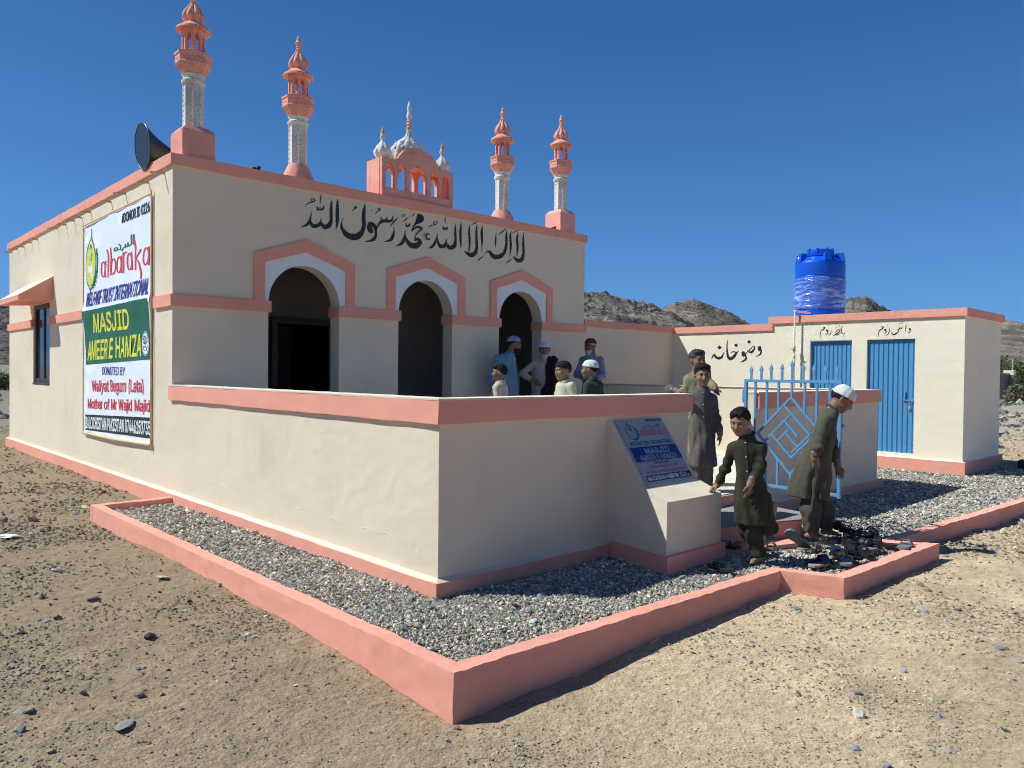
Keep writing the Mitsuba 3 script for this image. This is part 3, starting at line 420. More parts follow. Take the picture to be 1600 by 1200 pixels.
# ------------------------------------------------------------------ donor banner on the left wall
bn = thing('banner', 'large printed vinyl donor banner with green centre panel on the sunlit left wall', 'banner')
Y0, Y1, Z0, Z1 = 9.04, 5.955, .60, 3.82                 # left edge, right edge, bottom, top
def cloth_x(y, z):
    q = np.stack([y * 0, y * 1.3, z * 1.6], -1); f = meshkit.fbm(q + 5, 3, 2) - .5
    seam = np.exp(-((z - 2.50 - .04 * np.sin((y - 6) * 1.0)) / .07) ** 2)
    sag = np.abs(np.sin((y + z * .55) * 4.2)) ** 3 * .006 * np.exp(-((z - 2.2) / .5) ** 2)
    return -.013 - .018 * np.exp(-((z - 2.44) / .16) ** 2) - .026 * f - .007 * np.abs(np.sin((y * .9 - z * 1.7) * 2.6 + 3 * f)) ** 6 - .010 * seam - sag - .002 * np.sin(y * 9 + z * 4)
def drape(m, off):
    """from wall-flat (a to the right, b up, c out) to the wrinkled cloth"""
    v = np.asarray(m.vertices); w = np.empty_like(v); w[:, 1] = -v[:, 0]; w[:, 2] = v[:, 1]; w[:, 0] = cloth_x(w[:, 1], w[:, 2]) - off - v[:, 2]; m2 = m.copy(); m2.vertices = w; return m2
def panel(y0, y1, z0, z1, th, edge=.03):
    return tm(cb(-y0, -y1, z0, z1, 0, th).refine_to_length(edge))

plain('vinyl_white', (.80, .81, .84), .45); plain('vinyl_green', (.012, .115, .05), .45); plain('vinyl_black', (.015, .015, .017), .4); plain('rope_trim', (.60, .46, .26), .8)
add(bn + '__sheet', drape(panel(Y0, Y1, Z0, Z1, .003), 0), 'vinyl_white', 40)
gq = Polygon([(-8.93, 1.65), (-5.985, 1.72), (-5.985, 2.45), (-6.05, 2.51), (-9.06, 2.485), (-8.97, 2.2)])
gm = tm(mf(ex(gq, .0025)).refine_to_length(.05)); add(bn + '__green_panel', drape(gm, .005), 'vinyl_green', 40)
add(bn + '__black_panel', drape(tm(mf(ex(Polygon([(-8.94, .63), (-5.96, .70), (-5.96, .97), (-8.94, .87)]), .0025)).refine_to_length(.05)), .005), 'vinyl_black', 40)
def btext(t, yl, yr, zb, zt, mat, off=.006, slant=0., rise=0., bold=True):
    m = fit_text(t, yl - yr, zt - zb, .0025, bold, slant); v = np.asarray(m.vertices).copy(); v[:, 1] += v[:, 0] / (yl - yr) * rise; v[:, 0] -= yl; v[:, 1] += zb; m.vertices = v
    scene[num(bn + '__lettering')] = mikit.ply(drape(m, off), mat)
btext('#DONOR ID 0226', 7.14, 5.99, 3.61, 3.75, 'ink')
lg = logo_word(8.13 - 5.985, .53, .0025); lg.apply_translation([-8.13, 2.80, 0]); scene[num(bn + '__logo_word')] = mikit.ply(drape(lg, .006), 'red_ink')
la = logo_arabic(.9, .17, .0025); la.apply_translation([-7.54, 3.23, 0]); scene[num(bn + '__logo_script')] = mikit.ply(drape(la, .006), 'green_ink')
for m, mat, nm in zip(crest(.80, .90, .002), ('crest_yellow', 'green_ink', 'vinyl_white'), ('emblem_field', 'emblem_wreath', 'emblem_panel')):
    m.apply_translation([-9.06, 2.83, 0]); scene[num(bn + '__' + nm)] = mikit.ply(drape(m, .006), mat)
plain('crest_yellow', (.62, .64, .10), .5)
btext('WELFARE TRUST INTERNATIONAL', 8.90, 6.03, 2.545, 2.765, 'blue_ink', slant=.18, rise=.01)
btext('MASJID', 8.52, 6.82, 2.13, 2.42, 'yellow_ink', .0085, .1)
btext('AMEER E HAMZA', 8.83, 6.33, 1.71, 2.01, 'yellow_ink', .0085, .1, .05)
btext('DONATED BY', 8.06, 7.0, 1.50, 1.62, 'blue_ink', bold=False)
btext('Waliyat Begum (Lata)', 8.57, 6.25, 1.19, 1.42, 'red_ink', rise=.05)
btext('Mother of Mr Wajid Majid', 8.80, 6.02, .93, 1.13, 'red_ink', rise=.07)
btext('BALOCHISTAN PAKISTAN 07446150735', 8.91, 5.975, .655, .84, 'white_ink', .0085, 0, .085)
seal = []
cy_, cz_ = 6.155, 1.925
disc = Point(0, 0).buffer(1, 24); m = ex(disc, .002); m.apply_scale([.145, .16, 1]); m.apply_translation([-cy_, cz_, 0]); scene[num(bn + '__seal')] = mikit.ply(drape(m, .011), 'vinyl_white')
sl = union_all([disc.buffer(-.05).difference(disc.buffer(-.11))] + [LineString(arc(0, 0, .6, .6, a, a + 50, 6)).buffer(.06) for a in (20, 100, 200, 290)] + [LineString(p).buffer(.05) for p in ([(-.5, .1), (.1, -.05), (.5, .2)], [(-.3, -.25), (.35, -.3)], [(0, .1), (.1, .45)], [(-.25, .1), (-.3, .4)])])
m = ex(sl, .0015); m.apply_scale([.145, .16, 1]); m.apply_translation([-cy_, cz_, 0]); scene[num(bn + '__seal_print')] = mikit.ply(drape(m, .0135), 'ink')
for nm, p, r in (('pole', [(-.03, Y1 - .02, .56), (-.03, Y1 - .02, 3.88)], .010), ('rail', [(-.03, Y0, Z1 + .01), (-.03, Y1, Z1 + .015)], .010), ('rail', [(-.03, Y0 + .01, Z0 - .02), (-.04, 7.5, Z0 - .015), (-.03, Y1, Z0 + .02)], .019), ('pole', [(-.028, Y0 + .012, Z0 - .02), (-.028, Y0 + .012, Z1)], .009)):
    scene[num(bn + '__' + nm)] = mikit.ply(tube(p, r, 8), 'rope_trim', 40)

# ------------------------------------------------------------------ marble plaque on the plinth
pq = thing('marble_plaque', 'printed white marble donor plaque with blue band tilted on the cream plinth', 'plaque')
PB = np.array([sx(-.455, False) + .055, -.455, .661]); PT = np.array([sx(-.02, False) + .07, -.02, 1.167])
UPV = PT - PB; PH = np.linalg.norm(UPV); UPV /= PH; NV = np.cross([1, 0, 0], UPV); NV /= np.linalg.norm(NV); PWD = .685
PM = mat4((1, 0, 0), UPV, NV, PB)
plain('marble', (.37, .355, .345), .35); plain('plaque_blue', (.012, .025, .17), .35); plain('plaque_pink', (.55, .06, .14), .4); plain('plaque_green', (.02, .12, .10), .4)
add(pq + '__slab', on(bx(0, PWD, -.03, PH, 0, .024, .003), PM), 'marble')
def pm(mesh, mat, nm): scene[num(pq + '__' + nm)] = mikit.ply(on(mesh, PM), mat)
def prow(t, x0, x1, f1, f0, mat, z=.0245, bold=True):
    m = fit_text(t, (x1 - x0) * PWD, (f1 - f0) * PH, .001, bold); m.apply_translation([x0 * PWD, (1 - f1) * PH, z]); pm(m, mat, 'lettering')
bp = tm(cb(.0, PWD, (1 - .685) * PH, (1 - .455) * PH, .024, .0255)); pm(bp, 'plaque_blue', 'blue_band')
bp = tm(cb(.02, PWD - .01, (1 - .985) * PH, (1 - .895) * PH, .024, .0255)); pm(bp, 'vinyl_black', 'black_band')
prow('#DONOR ID 0226', .62, .97, .055, .015, 'ink')
lg = logo_word(.60 * PWD, .20 * PH, .001); lg.apply_translation([.38 * PWD, (1 - .335) * PH, .0245]); pm(lg, 'plaque_pink', 'logo_word')
la = logo_arabic(.34 * PWD, .06 * PH, .001); la.apply_translation([.52 * PWD, (1 - .165) * PH, .0245]); pm(la, 'plaque_green', 'logo_script')
for m, mat, nm in list(zip(crest(.30 * PWD, .30 * PH, .001), ('marble', 'plaque_green', 'marble'), ('emblem_field', 'emblem_wreath', 'emblem_panel')))[1:2]:
    m.apply_translation([.05 * PWD, (1 - .335) * PH, .0245]); pm(m, mat, nm)
prow('WELFARE TRUST INTERNATIONAL', .05, .95, .43, .365, 'plaque_green')
prow('MASJID', .27, .80, .575, .48, 'marble', .0258)
prow('AMEER E HAMZA', .10, .90, .675, .59, 'marble', .0258)
prow('DONATED BY', .35, .66, .735, .70, 'ink')
prow('Waliyat Begum (Lata)', .18, .82, .805, .75, 'plaque_pink'); prow('Mother of Mr Wajid Majid', .09, .93, .88, .825, 'plaque_pink')
prow('BALOCHISTAN PAKISTAN', .05, .70, .97, .91, 'white_ink', .0258); prow('0744', .74, .88, .935, .905, 'white_ink', .0258, False); prow('6150735', .73, .95, .975, .945, 'white_ink', .0258, False)

# ------------------------------------------------------------------ loudspeaker on the roof corner
hs = thing('loudspeaker', 'dark horn loudspeaker resting on the left roof edge behind the corner minaret', 'loudspeaker')
HP = [(r, z * .82) for r, z in [(.285, 0), (.283, .012), (.235, .08), (.18, .17), (.13, .27), (.095, .35), (.07, .42), (.06, .47)]]
prf = [(r, z) for r, z in HP] + [(r - .008, z) for r, z in HP[::-1]]
V = lathe(prf, 40); HM4 = mat4((0, 1, 0), (-.10, 0, .995), (.995, -.05, -.10), (-.085, 6.10, 4.455))
def horn_place(m): m.apply_transform(HM4); m.fix_normals(); return m
plain('horn_black', (.028, .025, .024), .35); plain('horn_inside', (.05, .055, .06), .25, metallic=.4)
scene[hs + '__bell'] = mikit.ply(horn_place(V), 'horn_black', 40)
scene[hs + '__rim'] = mikit.ply(horn_place(tube([(.287 * math.cos(a), .287 * math.sin(a), .004) for a in np.linspace(0, 2 * math.pi, 49)], .009, 8)), 'horn_black', 40)
scene[hs + '__inner_cone'] = mikit.ply(horn_place(lathe([(.0, .10), (.05, .12), (.06, .20), (.03, .30)], 24)), 'horn_inside', 40)
scene[hs + '__driver'] = mikit.ply(horn_place(lathe([(.06, .38), (.075, .39), (.075, .46), (.05, .48)], 24)), 'horn_black', 40)
scene[hs + '__bracket'] = mikit.ply(horn_place(cat(bar((-.0, -.09, .30), (0, -.235, .30), .04, .02, (1, 0, 0)), bar((0, -.235, .22), (0, -.235, .39), .05, .012, (0, 1, 0)))), 'steel')

# ------------------------------------------------------------------ open steel gate
gt = thing('gate', 'blue painted steel gate with spear points and diamond lattice standing open at the entrance', 'gate')
GA, GB = np.array([4.355, .041]), np.array([4.228, -1.066]); LG = np.linalg.norm(GB - GA); gd = (GB - GA) / LG
GM = mat4((gd[0], gd[1], 0), (0, 0, 1), (gd[1], -gd[0], 0), (GA[0], GA[1], 0))
zt, zb_ = 1.535, .40
def gp(nm, m): scene[num(gt + '__' + nm)] = mikit.ply(on(m, GM), 'gate_blue')
def gbar(a, b, w=.022): return bar((a[0], a[1], 0), (b[0], b[1], 0), w, w * .8, (0, 0, 1))
gp('frame_rail', bx(-.0, LG, zt - .016, zt + .016, -.016, .016, .002)); gp('frame_rail', bx(.0, LG, zb_ - .016, zb_ + .016, -.016, .016, .002))
gp('frame_post', bx(-.016, .016, zb_ - .02, zt + .016, -.0165, .0165, .002)); gp('frame_post', bx(LG - .016, LG + .016, zb_ - .03, zt + .016, -.0165, .0165, .002))
DC, DR = (.563, .96), .405
for s in (.122, .268, .412, .57, .721, .857, 1.0):
    d = max(0, DR - abs(s - DC[0]) * 1.0)
    if d > .01:
        gp('bar', gbar((s, zt - .01), (s, DC[1] + d))); gp('bar', gbar((s, DC[1] - d), (s, zb_ + .01)))
    else: gp('bar', gbar((s, zt - .01), (s, zb_ + .01)))
cor = [(DC[0], DC[1] + DR), (DC[0] + DR, DC[1]), (DC[0], DC[1] - DR), (DC[0] - DR, DC[1])]
for i in range(4): gp('lattice_bar', gbar(cor[i], cor[(i + 1) % 4], .024))
for a, b in (((.25, .88), (.555, 1.18)), ((.487, 1.275), (.785, .985)), ((.785, .985), (.575, .78)), ((.337, .96), (.575, .73)), ((.575, .73), (.87, 1.02)), ((.49, 1.115), (.65, .955)), ((.408, .895), (.545, 1.03)), ((.507, .985), (.65, .845))): gp('lattice_bar', gbar(a, b, .020))
for i, s in enumerate((.067, .195, .319, .451, .572, .70, .822, .947, 1.071)):
    h = 1.715 + .018 * math.cos((i - 4) * .6) + (.03 if i == 4 else 0)
    m = cat(bx(s - .012, s + .012, zt + .01, h - .055, -.008, .008, .001), hull([(s - .022, h - .055, -.008), (s + .022, h - .055, -.008), (s - .022, h - .055, .008), (s + .022, h - .055, .008), (s - .012, h - .075, .008), (s + .012, h - .075, .008), (s - .012, h - .075, -.008), (s + .012, h - .075, -.008), (s, h, 0)]))
    gp('spear_point', m)
gp('hinge', cat(bx(-.042, -.014, 1.31, 1.41, -.014, .014, .003), tube([(-.035, 1.29, 0), (-.035, 1.43, 0)], .010, 8)))
gp('hinge', cat(bx(-.042, -.014, .52, .62, -.014, .014, .003), tube([(-.035, .50, 0), (-.035, .64, 0)], .010, 8)))
gp('latch', cat(bx(LG - .10, LG + .03, 1.085, 1.115, -.028, -.012, .003), bx(LG - .10, LG - .085, .93, 1.11, -.024, -.014, .002), gbar((LG - .09, 1.09), (LG - .02, .94), .012), gbar((LG - .02, 1.09), (LG - .02, .90), .014)))

# ------------------------------------------------------------------ water tank and its pipe
wt = thing('water_tank', 'blue plastic water tank wrapped in clear film standing on the washroom roof', 'water tank')
plain('tank_blue', (.003, .085, .56), .34, specular=.5)
def film(p, n, uv):
    w_ = mikit.fbm(p.x * 5, p.y * 5, p.z * 4, 2) * .16; s = mikit.fbm(p.x * 3, p.y * 3, (p.z + w_) * 20, 3); q = mikit.fbm(p.x * 14 + 4, p.y * 14, (p.z - w_) * 22, 2)
    t = dr.clip(mikit.smoothstep(.45, .78, s) * .8 + mikit.smoothstep(.62, .86, q) * .5 + .10, 0, 1)
    return mikit.mix((.012, .10, .52), (.36, .46, .74), t)
def film_h(p, n, uv): return mikit.fbm(p.x * 6, p.y * 6, p.z * 26, 3) * .022
scene['film_wrap'] = {'type': 'twosided', 'bsdf': {'type': 'bumpmap', 'arbitrary': mikit.proc(film_h, 3e-3), 'scale': 1.0, 'bsdf': {'type': 'principled', 'base_color': mikit.proc(film), 'roughness': .22, 'specular': .6, 'clearcoat': .6}}}
TX, TY, TR, TZ = 11.34, 2.41, .465, 2.71
def tk(nm, m, mat, sm=35): m.apply_translation([TX, TY, TZ]); scene[num(wt + '__' + nm)] = mikit.ply(m, mat, sm)
tk('body', lathe([(TR - .03, 0), (TR, .03), (TR, .14), (TR - .006, .15), (TR - .006, .16), (TR, .17), (TR, .80), (TR - .008, .815), (TR, .83), (TR, 1.06), (TR - .015, 1.10), (TR - .07, 1.13), (.32, 1.20), (.28, 1.23)], 64), 'tank_blue')
tk('film', rough(lathe([(TR + .003, .17), (TR + .006, .2), (TR + .005, .45), (TR + .007, .7), (TR + .003, .79)], 64), .06, .004, 9, 70), 'film_wrap', True)
tk('neck', lathe([(.30, 1.19), (.33, 1.215), (.335, 1.25), (.27, 1.265)], 48), 'tank_blue')
tk('lid', lathe([(.235, 1.25), (.24, 1.27), (.24, 1.335), (.225, 1.35), (.10, 1.36), (.09, 1.375), (.0, 1.378)], 48), 'tank_blue')
for i in range(8):
    a = i * math.pi / 4 + .2; m = bx(-.03, .03, -.02, .02, 1.27, 1.375, .008); m.apply_translation([.225, 0, 0]); m.apply_transform(trimesh.transformations.rotation_matrix(a, [0, 0, 1])); tk('lid_grip', m, 'tank_blue', False)
for a in (-1.35, 0.2, 1.8, 2.55, 3.9):
    m = hull([(TR - .005, s * .07, 1.10) for s in (-1, 1)] + [(TR - .16, s * .07, 1.12) for s in (-1, 1)] + [(TR - .04, s * .05, 1.27) for s in (-1, 1)] + [(TR - .14, s * .05, 1.27) for s in (-1, 1)]); m.apply_transform(trimesh.transformations.rotation_matrix(a, [0, 0, 1])); tk('lifting_lug', m, 'tank_blue', False)
vv = math.atan2(2.72 - TY, 10.95 - TX)
m = tube([(TR - .12, 0, 1.17), (TR - .02, 0, 1.19)], .025, 10); m.apply_transform(trimesh.transformations.rotation_matrix(vv, [0, 0, 1])); tk('inlet_valve', m, 'white_ink')
wp = thing('water_pipe', 'white plastic water pipe running from the tank down the washroom wall', 'pipe')
scene[wp + '__pipe'] = mikit.ply(cat(tube([(10.93, 2.37, 2.80), (10.42, 2.46, 2.81)], .017, 10), tube([(10.42, 2.46, 2.825), (10.42, 2.463, 2.1), (10.44, 2.46, 1.2), (10.44, 2.46, .3)], .015, 10)), 'white_ink', 40)
scene[wp + '__elbow'] = mikit.ply(trimesh.creation.icosphere(2, .024).apply_translation([10.42, 2.46, 2.81]), 'white_ink', 40)
scene[wp + '__tap_valve'] = mikit.ply(cat(tube([(10.42, 2.462, 2.05), (10.42, 2.462, 2.15)], .026, 10), tube([(10.42, 2.462, 1.93), (10.42, 2.462, 1.97)], .026, 10), tube([(10.42, 2.462, 2.1), (10.37, 2.48, 2.1)], .014, 8), bx(10.355, 10.37, 2.44, 2.52, 2.09, 2.11)), 'rope_trim', 40)
# ------------------------------------------------------------------ lamp fitting on the facade
lp = thing('wall_lamp', 'small round bulkhead lamp fitting fixed in the middle of the painted creed', 'lamp')
m = lathe([(.05, 0), (.05, .02), (.035, .035), (.035, .05)], 20); m.apply_transform(mat4((1, 0, 0), (0, 0, 1), (0, -1, 0), (3.835, L1, 3.70))); scene[lp + '__base'] = mikit.ply(m, 'steel', 40)
m = tube([(3.835 + .038 * math.cos(a), L1 - .055, 3.70 + .045 * math.sin(a)) for a in np.linspace(1.0, 5.6, 16)], .011, 6); scene[lp + '__socket_ring'] = mikit.ply(m, 'black_paint', 40)

for nm, lab, q_ in (('roof_scrap', 'small dark scrap of metal on the roof edge between the two left minarets', (1.06, 5.26)), ('roof_scrap', 'small dark scrap of metal at the foot of the right corner minaret', (6.72, 5.25))):
    k = thing(nm, lab, 'scrap metal'); scene[k] = mikit.ply(cat(bx(q_[0] - .05, q_[0] + .05, q_[1], q_[1] + .03, HB - .01, HB + .03, .004), bx(q_[0] + .02, q_[0] + .06, q_[1] + .005, q_[1] + .025, HB + .03, HB + .055, .003)), 'black_paint')
# ------------------------------------------------------------------ kerb round the gravel bed
KO = [(-.925, 5.16), (-.905, -1.29), (2.29, -1.44), (2.445, -1.875), (4.345, -1.95), (4.15, -1.62), (7.85, -1.86), (13.5, -2.2)]
def left_of(pts, d):
    """the polyline moved d to its left (mitred)"""
    P = np.array(pts); t = np.diff(P, axis=0); t /= np.linalg.norm(t, axis=1, keepdims=True); n = np.stack([-t[:, 1], t[:, 0]], 1); out = [P[0] + n[0] * d]
    for i in range(1, len(P) - 1):
        b = n[i - 1] + n[i]; out.append(P[i] + b * d / (b @ b) * 2)
    return np.array(out + [P[-1] + n[-1] * d])
KI = left_of(KO, .105)
kp = Polygon(np.vstack([KO, KI[::-1]])).buffer(0).union(sbox(-.925, 5.06, -.05, 5.165))
kerb_m = ex(kp, .52); kerb_m.apply_translation([0, 0, -.465]); kv = rough(kerb_m, .042, .006, 3.5, 60, 4); v_ = np.asarray(kv.vertices); kv.vertices = v_ + np.stack([meshkit.fbm(v_ * 17 + 9 * k_, 3, 61 + k_) - .5 for k_ in range(3)], 1) * .016
add('kerb', kv, 'pink_paint', 35); tag('kerb', 'low pink painted kerb around the gravel bed with a step-out at the entrance', None, None, 'structure')
# ------------------------------------------------------------------ terrain
def ground_z(x, y):
    x, y = np.asarray(x, float), np.asarray(y, float); P = np.stack([x, y, x * 0], -1)
    z = -.088 - .10 * np.exp(-((x + .8) ** 2 + (y + 1.7) ** 2) / 1.7 ** 2) + .05 * np.exp(-((x + .1) ** 2 + (y - 10.2) ** 2) / 2.2 ** 2) - .015
    r = np.hypot(x + 3.36, y + 4.3)
    z = z + (meshkit.fbm(P * .45, 3, 11) - .5) * .10 * np.clip((r - 2) / 8, .25, 1)
    z = z + (meshkit.fbm(P * 2.4, 3, 12) - .5) * .045 + (meshkit.fbm(P * 9, 3, 13) - .5) * .014
    z = z + (meshkit.fbm(P * .012, 3, 14) - .5) * np.clip((r - 30) / 200, 0, 1) * 9
    z = z + .5 * np.exp(-((x - 30) / 9) ** 2 - ((y - 6) / 16) ** 2) * (.6 + meshkit.fbm(P * .6, 3, 16)) + 1.0 * np.exp(-((x + 2) / 9) ** 2 - ((y - 38) / 7) ** 2) * (.5 + meshkit.fbm(P * .5, 3, 17))
    return z
def axis(a, b, fine, far, lo, hi):
    """fine steps between a and b, growing outwards"""
    q = list(np.arange(a, b, fine)); s = fine
    while q[-1] < hi: s = min(s * 1.13, far); q.append(q[-1] + s)
    s = fine; p = [q[0]]
    while p[-1] > lo: s = min(s * 1.13, far); p.append(p[-1] - s)
    return np.array(p[:0:-1] + q)
gx, gy = axis(-4.6, 9.0, .034, 140, -2600, 2600), axis(-3.6, 7.0, .034, 140, -2600, 2600)
GX, GY = np.meshgrid(gx, gy, indexing='ij'); GZ = ground_z(GX, GY)
ins = (GX > .1) & (GX < 12.4) & (GY > .1) & (GY < 14.6); GZ[ins] = np.minimum(GZ[ins], -.35)
from shapely import contains_xy
bed_poly = Polygon([tuple(p) for p in KI] + [(13.5, -.2), (12.7, -.2), (12.7, -.44), (10.48, -.44), (10.48, .0), (10.48, 5.2), (8.1, 5.2), (8.03, -.05), (-.05, -.05), (-.05, 5.06), (-.83, 5.06)]).buffer(0)
near = (GX > -1) & (GX < 14) & (GY > -2.4) & (GY < 5.6)
inb = np.zeros_like(near); inb[near] = contains_xy(bed_poly.buffer(.06), GX[near], GY[near]); GZ[inb] -= .12
nx, ny = GX.shape; idx = np.arange(nx * ny).reshape(nx, ny)
q = np.stack([idx[:-1, :-1], idx[1:, :-1], idx[1:, 1:], idx[:-1, 1:]], -1).reshape(-1, 4)
def dirt(p, n, uv):
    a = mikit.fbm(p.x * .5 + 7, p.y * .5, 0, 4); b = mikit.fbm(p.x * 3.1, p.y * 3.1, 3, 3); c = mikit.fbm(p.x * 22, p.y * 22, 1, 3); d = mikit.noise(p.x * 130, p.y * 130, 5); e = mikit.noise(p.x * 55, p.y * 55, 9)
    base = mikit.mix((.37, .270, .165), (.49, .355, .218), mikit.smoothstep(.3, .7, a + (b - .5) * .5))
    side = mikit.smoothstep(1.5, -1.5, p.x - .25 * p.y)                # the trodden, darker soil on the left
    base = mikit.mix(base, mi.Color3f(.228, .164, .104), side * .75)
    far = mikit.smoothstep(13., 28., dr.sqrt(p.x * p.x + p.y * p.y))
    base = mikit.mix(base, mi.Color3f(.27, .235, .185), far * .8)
    sp = mikit.smoothstep(.80, .90, d) * .35 - mikit.smoothstep(.78, .92, e) * .25
    return base * (.80 + c * .42 + sp)
def dirt_h(p, n, uv): return mikit.fbm(p.x * 26, p.y * 26, 2, 3) * .011 + mikit.noise(p.x * 95, p.y * 95, 1) * .004
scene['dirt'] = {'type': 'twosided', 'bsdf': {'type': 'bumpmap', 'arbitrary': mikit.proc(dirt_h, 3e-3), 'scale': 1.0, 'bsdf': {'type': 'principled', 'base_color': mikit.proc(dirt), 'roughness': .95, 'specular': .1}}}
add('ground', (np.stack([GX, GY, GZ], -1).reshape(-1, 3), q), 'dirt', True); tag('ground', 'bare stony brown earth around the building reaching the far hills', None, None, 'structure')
bed = tm(mf(ex(bed_poly, .06)).refine_to_length(.12)); bed.apply_translation([0, 0, -.075]); 
def bedcol(p, n, uv): return mikit.mix((.13, .12, .108), (.26, .24, .21), mikit.noise(p.x * 70, p.y * 70, 3))
scene['bed_dust'] = {'type': 'twosided', 'bsdf': {'type': 'diffuse', 'reflectance': mikit.proc(bedcol)}}
add('gravel_base', bed, 'bed_dust'); tag('gravel_base', kind='structure')
# ------------------------------------------------------------------ loose stones
scene['stone_tone'] = {'type': 'twosided', 'bsdf': {'type': 'principled', 'base_color': {'type': 'mesh_attribute', 'name': 'vertex_color'}, 'roughness': .85, 'specular': .25}}
ICO = trimesh.creation.icosphere(0); OCT = hull([(1, 0, 0), (-.9, .1, .1), (.1, 1, 0), (0, -1, .15), (.1, 0, 1), (0, .1, -1), (.6, .6, .3)])
TONES = np.array([(.25, .24, .23), (.19, .19, .195), (.33, .31, .28), (.14, .14, .145), (.40, .35, .28), (.22, .25, .235), (.30, .225, .18), (.52, .49, .44), (.27, .27, .285)])
def scatter(pos, size, tone, flat=(.45, .9), seed=1, prim=None):
    r = np.random.default_rng(seed); b = prim or ICO; n = len(pos); V0, F0 = np.asarray(b.vertices), np.asarray(b.faces); k = len(V0)
    v = V0[None] * r.uniform(.62, 1.18, (n, k, 1)) * np.stack([r.uniform(.75, 1.35, n), r.uniform(.65, 1.1, n), r.uniform(*flat, n)], 1)[:, None] * size[:, None, None]
    ax = r.normal(0, .35, (n, 2)); a = r.uniform(0, 2 * np.pi, n); ca, sa = np.cos(a)[:, None], np.sin(a)[:, None]
    x, y, z = v[..., 0], v[..., 1], v[..., 2]; z = z + x * ax[:, :1] + y * ax[:, 1:]
    w = np.stack([x * ca - y * sa, x * sa + y * ca, z], -1) + pos[:, None]
    c = np.repeat(np.clip(tone, 0, 1), k, 0)
    return w.reshape(-1, 3), (F0[None] + (np.arange(n) * k)[:, None, None]).reshape(-1, 3), c
def add_stones(key, parts, **kw):
    o, V, F, Cc = 0, [], [], []
    for v, f, c in parts: V.append(v); F.append(f + o); Cc.append(c); o += len(v)
    V, F, Cc = np.vstack(V), np.vstack(F), np.vstack(Cc); scene[key] = mikit.ply((V, F), 'stone_tone', False, color=Cc); scene[key]['face_normals'] = True
def in_poly(n, poly, seed, dens=None):
    r = np.random.default_rng(seed); x0, y0, x1, y1 = poly.bounds; out = []
    while sum(map(len, out)) < n:
        p = np.stack([r.uniform(x0, x1, 60000), r.uniform(y0, y1, 60000)], 1)
        if dens is not None: p = p[r.random(len(p)) < dens(p[:, 0], p[:, 1])]
        out.append(p[contains_xy(poly, p[:, 0], p[:, 1])])
    return np.vstack(out)[:n]
full = bed_poly.buffer(-.012)
def gd_(x, y): return np.clip(5.2 / np.hypot(x + 3.36, y + 4.3), .12, 1) ** 2
gxy = in_poly(68000, full, 3, gd_); r = np.random.default_rng(4); n = len(gxy); dist = np.hypot(gxy[:, 0] + 3.36, gxy[:, 1] + 4.3)
gs = np.exp(r.normal(math.log(.0082), .30, n)) * np.clip(dist / 5.5, 1, 1.9); gs = np.clip(gs, .004, .026)
hump = (meshkit.fbm(np.stack([gxy[:, 0], gxy[:, 1], gxy[:, 0] * 0], 1) * 2.2, 2, 8) - .5) * .03
gz = -.016 + hump + r.uniform(0, .016, n)
tone = np.array([1.46, 1.34, 1.14]) * TONES[r.integers(0, len(TONES), n)] * r.uniform(.62, 1.42, (n, 1)) * r.normal(1, .03, (n, 3))
big = in_poly(160, full, 9, gd_); bz = r.uniform(.0, .012, len(big))
add_stones('gravel', [scatter(np.column_stack([gxy, gz]), gs, tone, seed=5), scatter(np.column_stack([big, bz]), r.uniform(.018, .038, len(big)), TONES[r.integers(0, len(TONES), len(big))] * .95, (.3, .6), seed=6)])
tag('gravel', 'loose grey crushed gravel filling the bed between the pink kerb and the walls', None, None, 'stuff')
# pebbles and clods on the bare earth, about even over the picture
def pebbles(n, seed, lo, hi, smin, smax, power):
    r = np.random.default_rng(seed); out = np.zeros((0, 2)); keep = bed_poly.union(kp).buffer(.015).union(sbox(-.07, -.1, 12.7, 15))
    while len(out) < n:
        d = np.exp(r.uniform(math.log(lo), math.log(hi), 4 * n)); a = math.radians(46.5) + r.uniform(-math.radians(40), math.radians(40), 4 * n)
        p = np.stack([-3.36 + d * np.cos(a), -4.3 + d * np.sin(a)], 1); cl = meshkit.fbm(np.column_stack([p * 1.1, p[:, 0] * 0]), 3, 40)
        p = p[(r.random(4 * n) < np.clip((cl - .33) * 2.8, .12, 1))]; p = p[~contains_xy(keep, p[:, 0], p[:, 1])]; out = np.vstack([out, p])
    p = out[:n]; d = np.hypot(p[:, 0] + 3.36, p[:, 1] + 4.3); s = smin * (smax / smin) ** (r.random(n) ** power) * np.clip(d / 4, .8, 3)
    return p, s, r
P_, S_, r = pebbles(80000, 21, 1.9, 26, .0024, .0125, 1.75)
TONES = TONES * np.array([1.06, 1, .89])
dirtc = np.array([(.36, .27, .165), (.42, .32, .20), (.25, .185, .12), (.48, .39, .27)])
sd_ = np.clip((1.5 - P_[:, 0] + .25 * P_[:, 1]) / 3, 0, 1)[:, None]
t_ = (1 - .42 * sd_) * np.where(r.random((len(P_), 1)) < .74, dirtc[r.integers(0, 4, len(P_))], TONES[r.integers(0, len(TONES), len(P_))] * 1.1) * r.uniform(.7, 1.3, (len(P_), 1))
P2, S2, r2 = pebbles(1000, 22, 2.0, 40, .009, .026, 2.2)
t2 = np.where(r2.random((len(P2), 1)) < .35, dirtc[r2.integers(0, 4, len(P2))], TONES[r2.integers(0, len(TONES), len(P2))] * 1.15) * r2.uniform(.75, 1.25, (len(P2), 1))
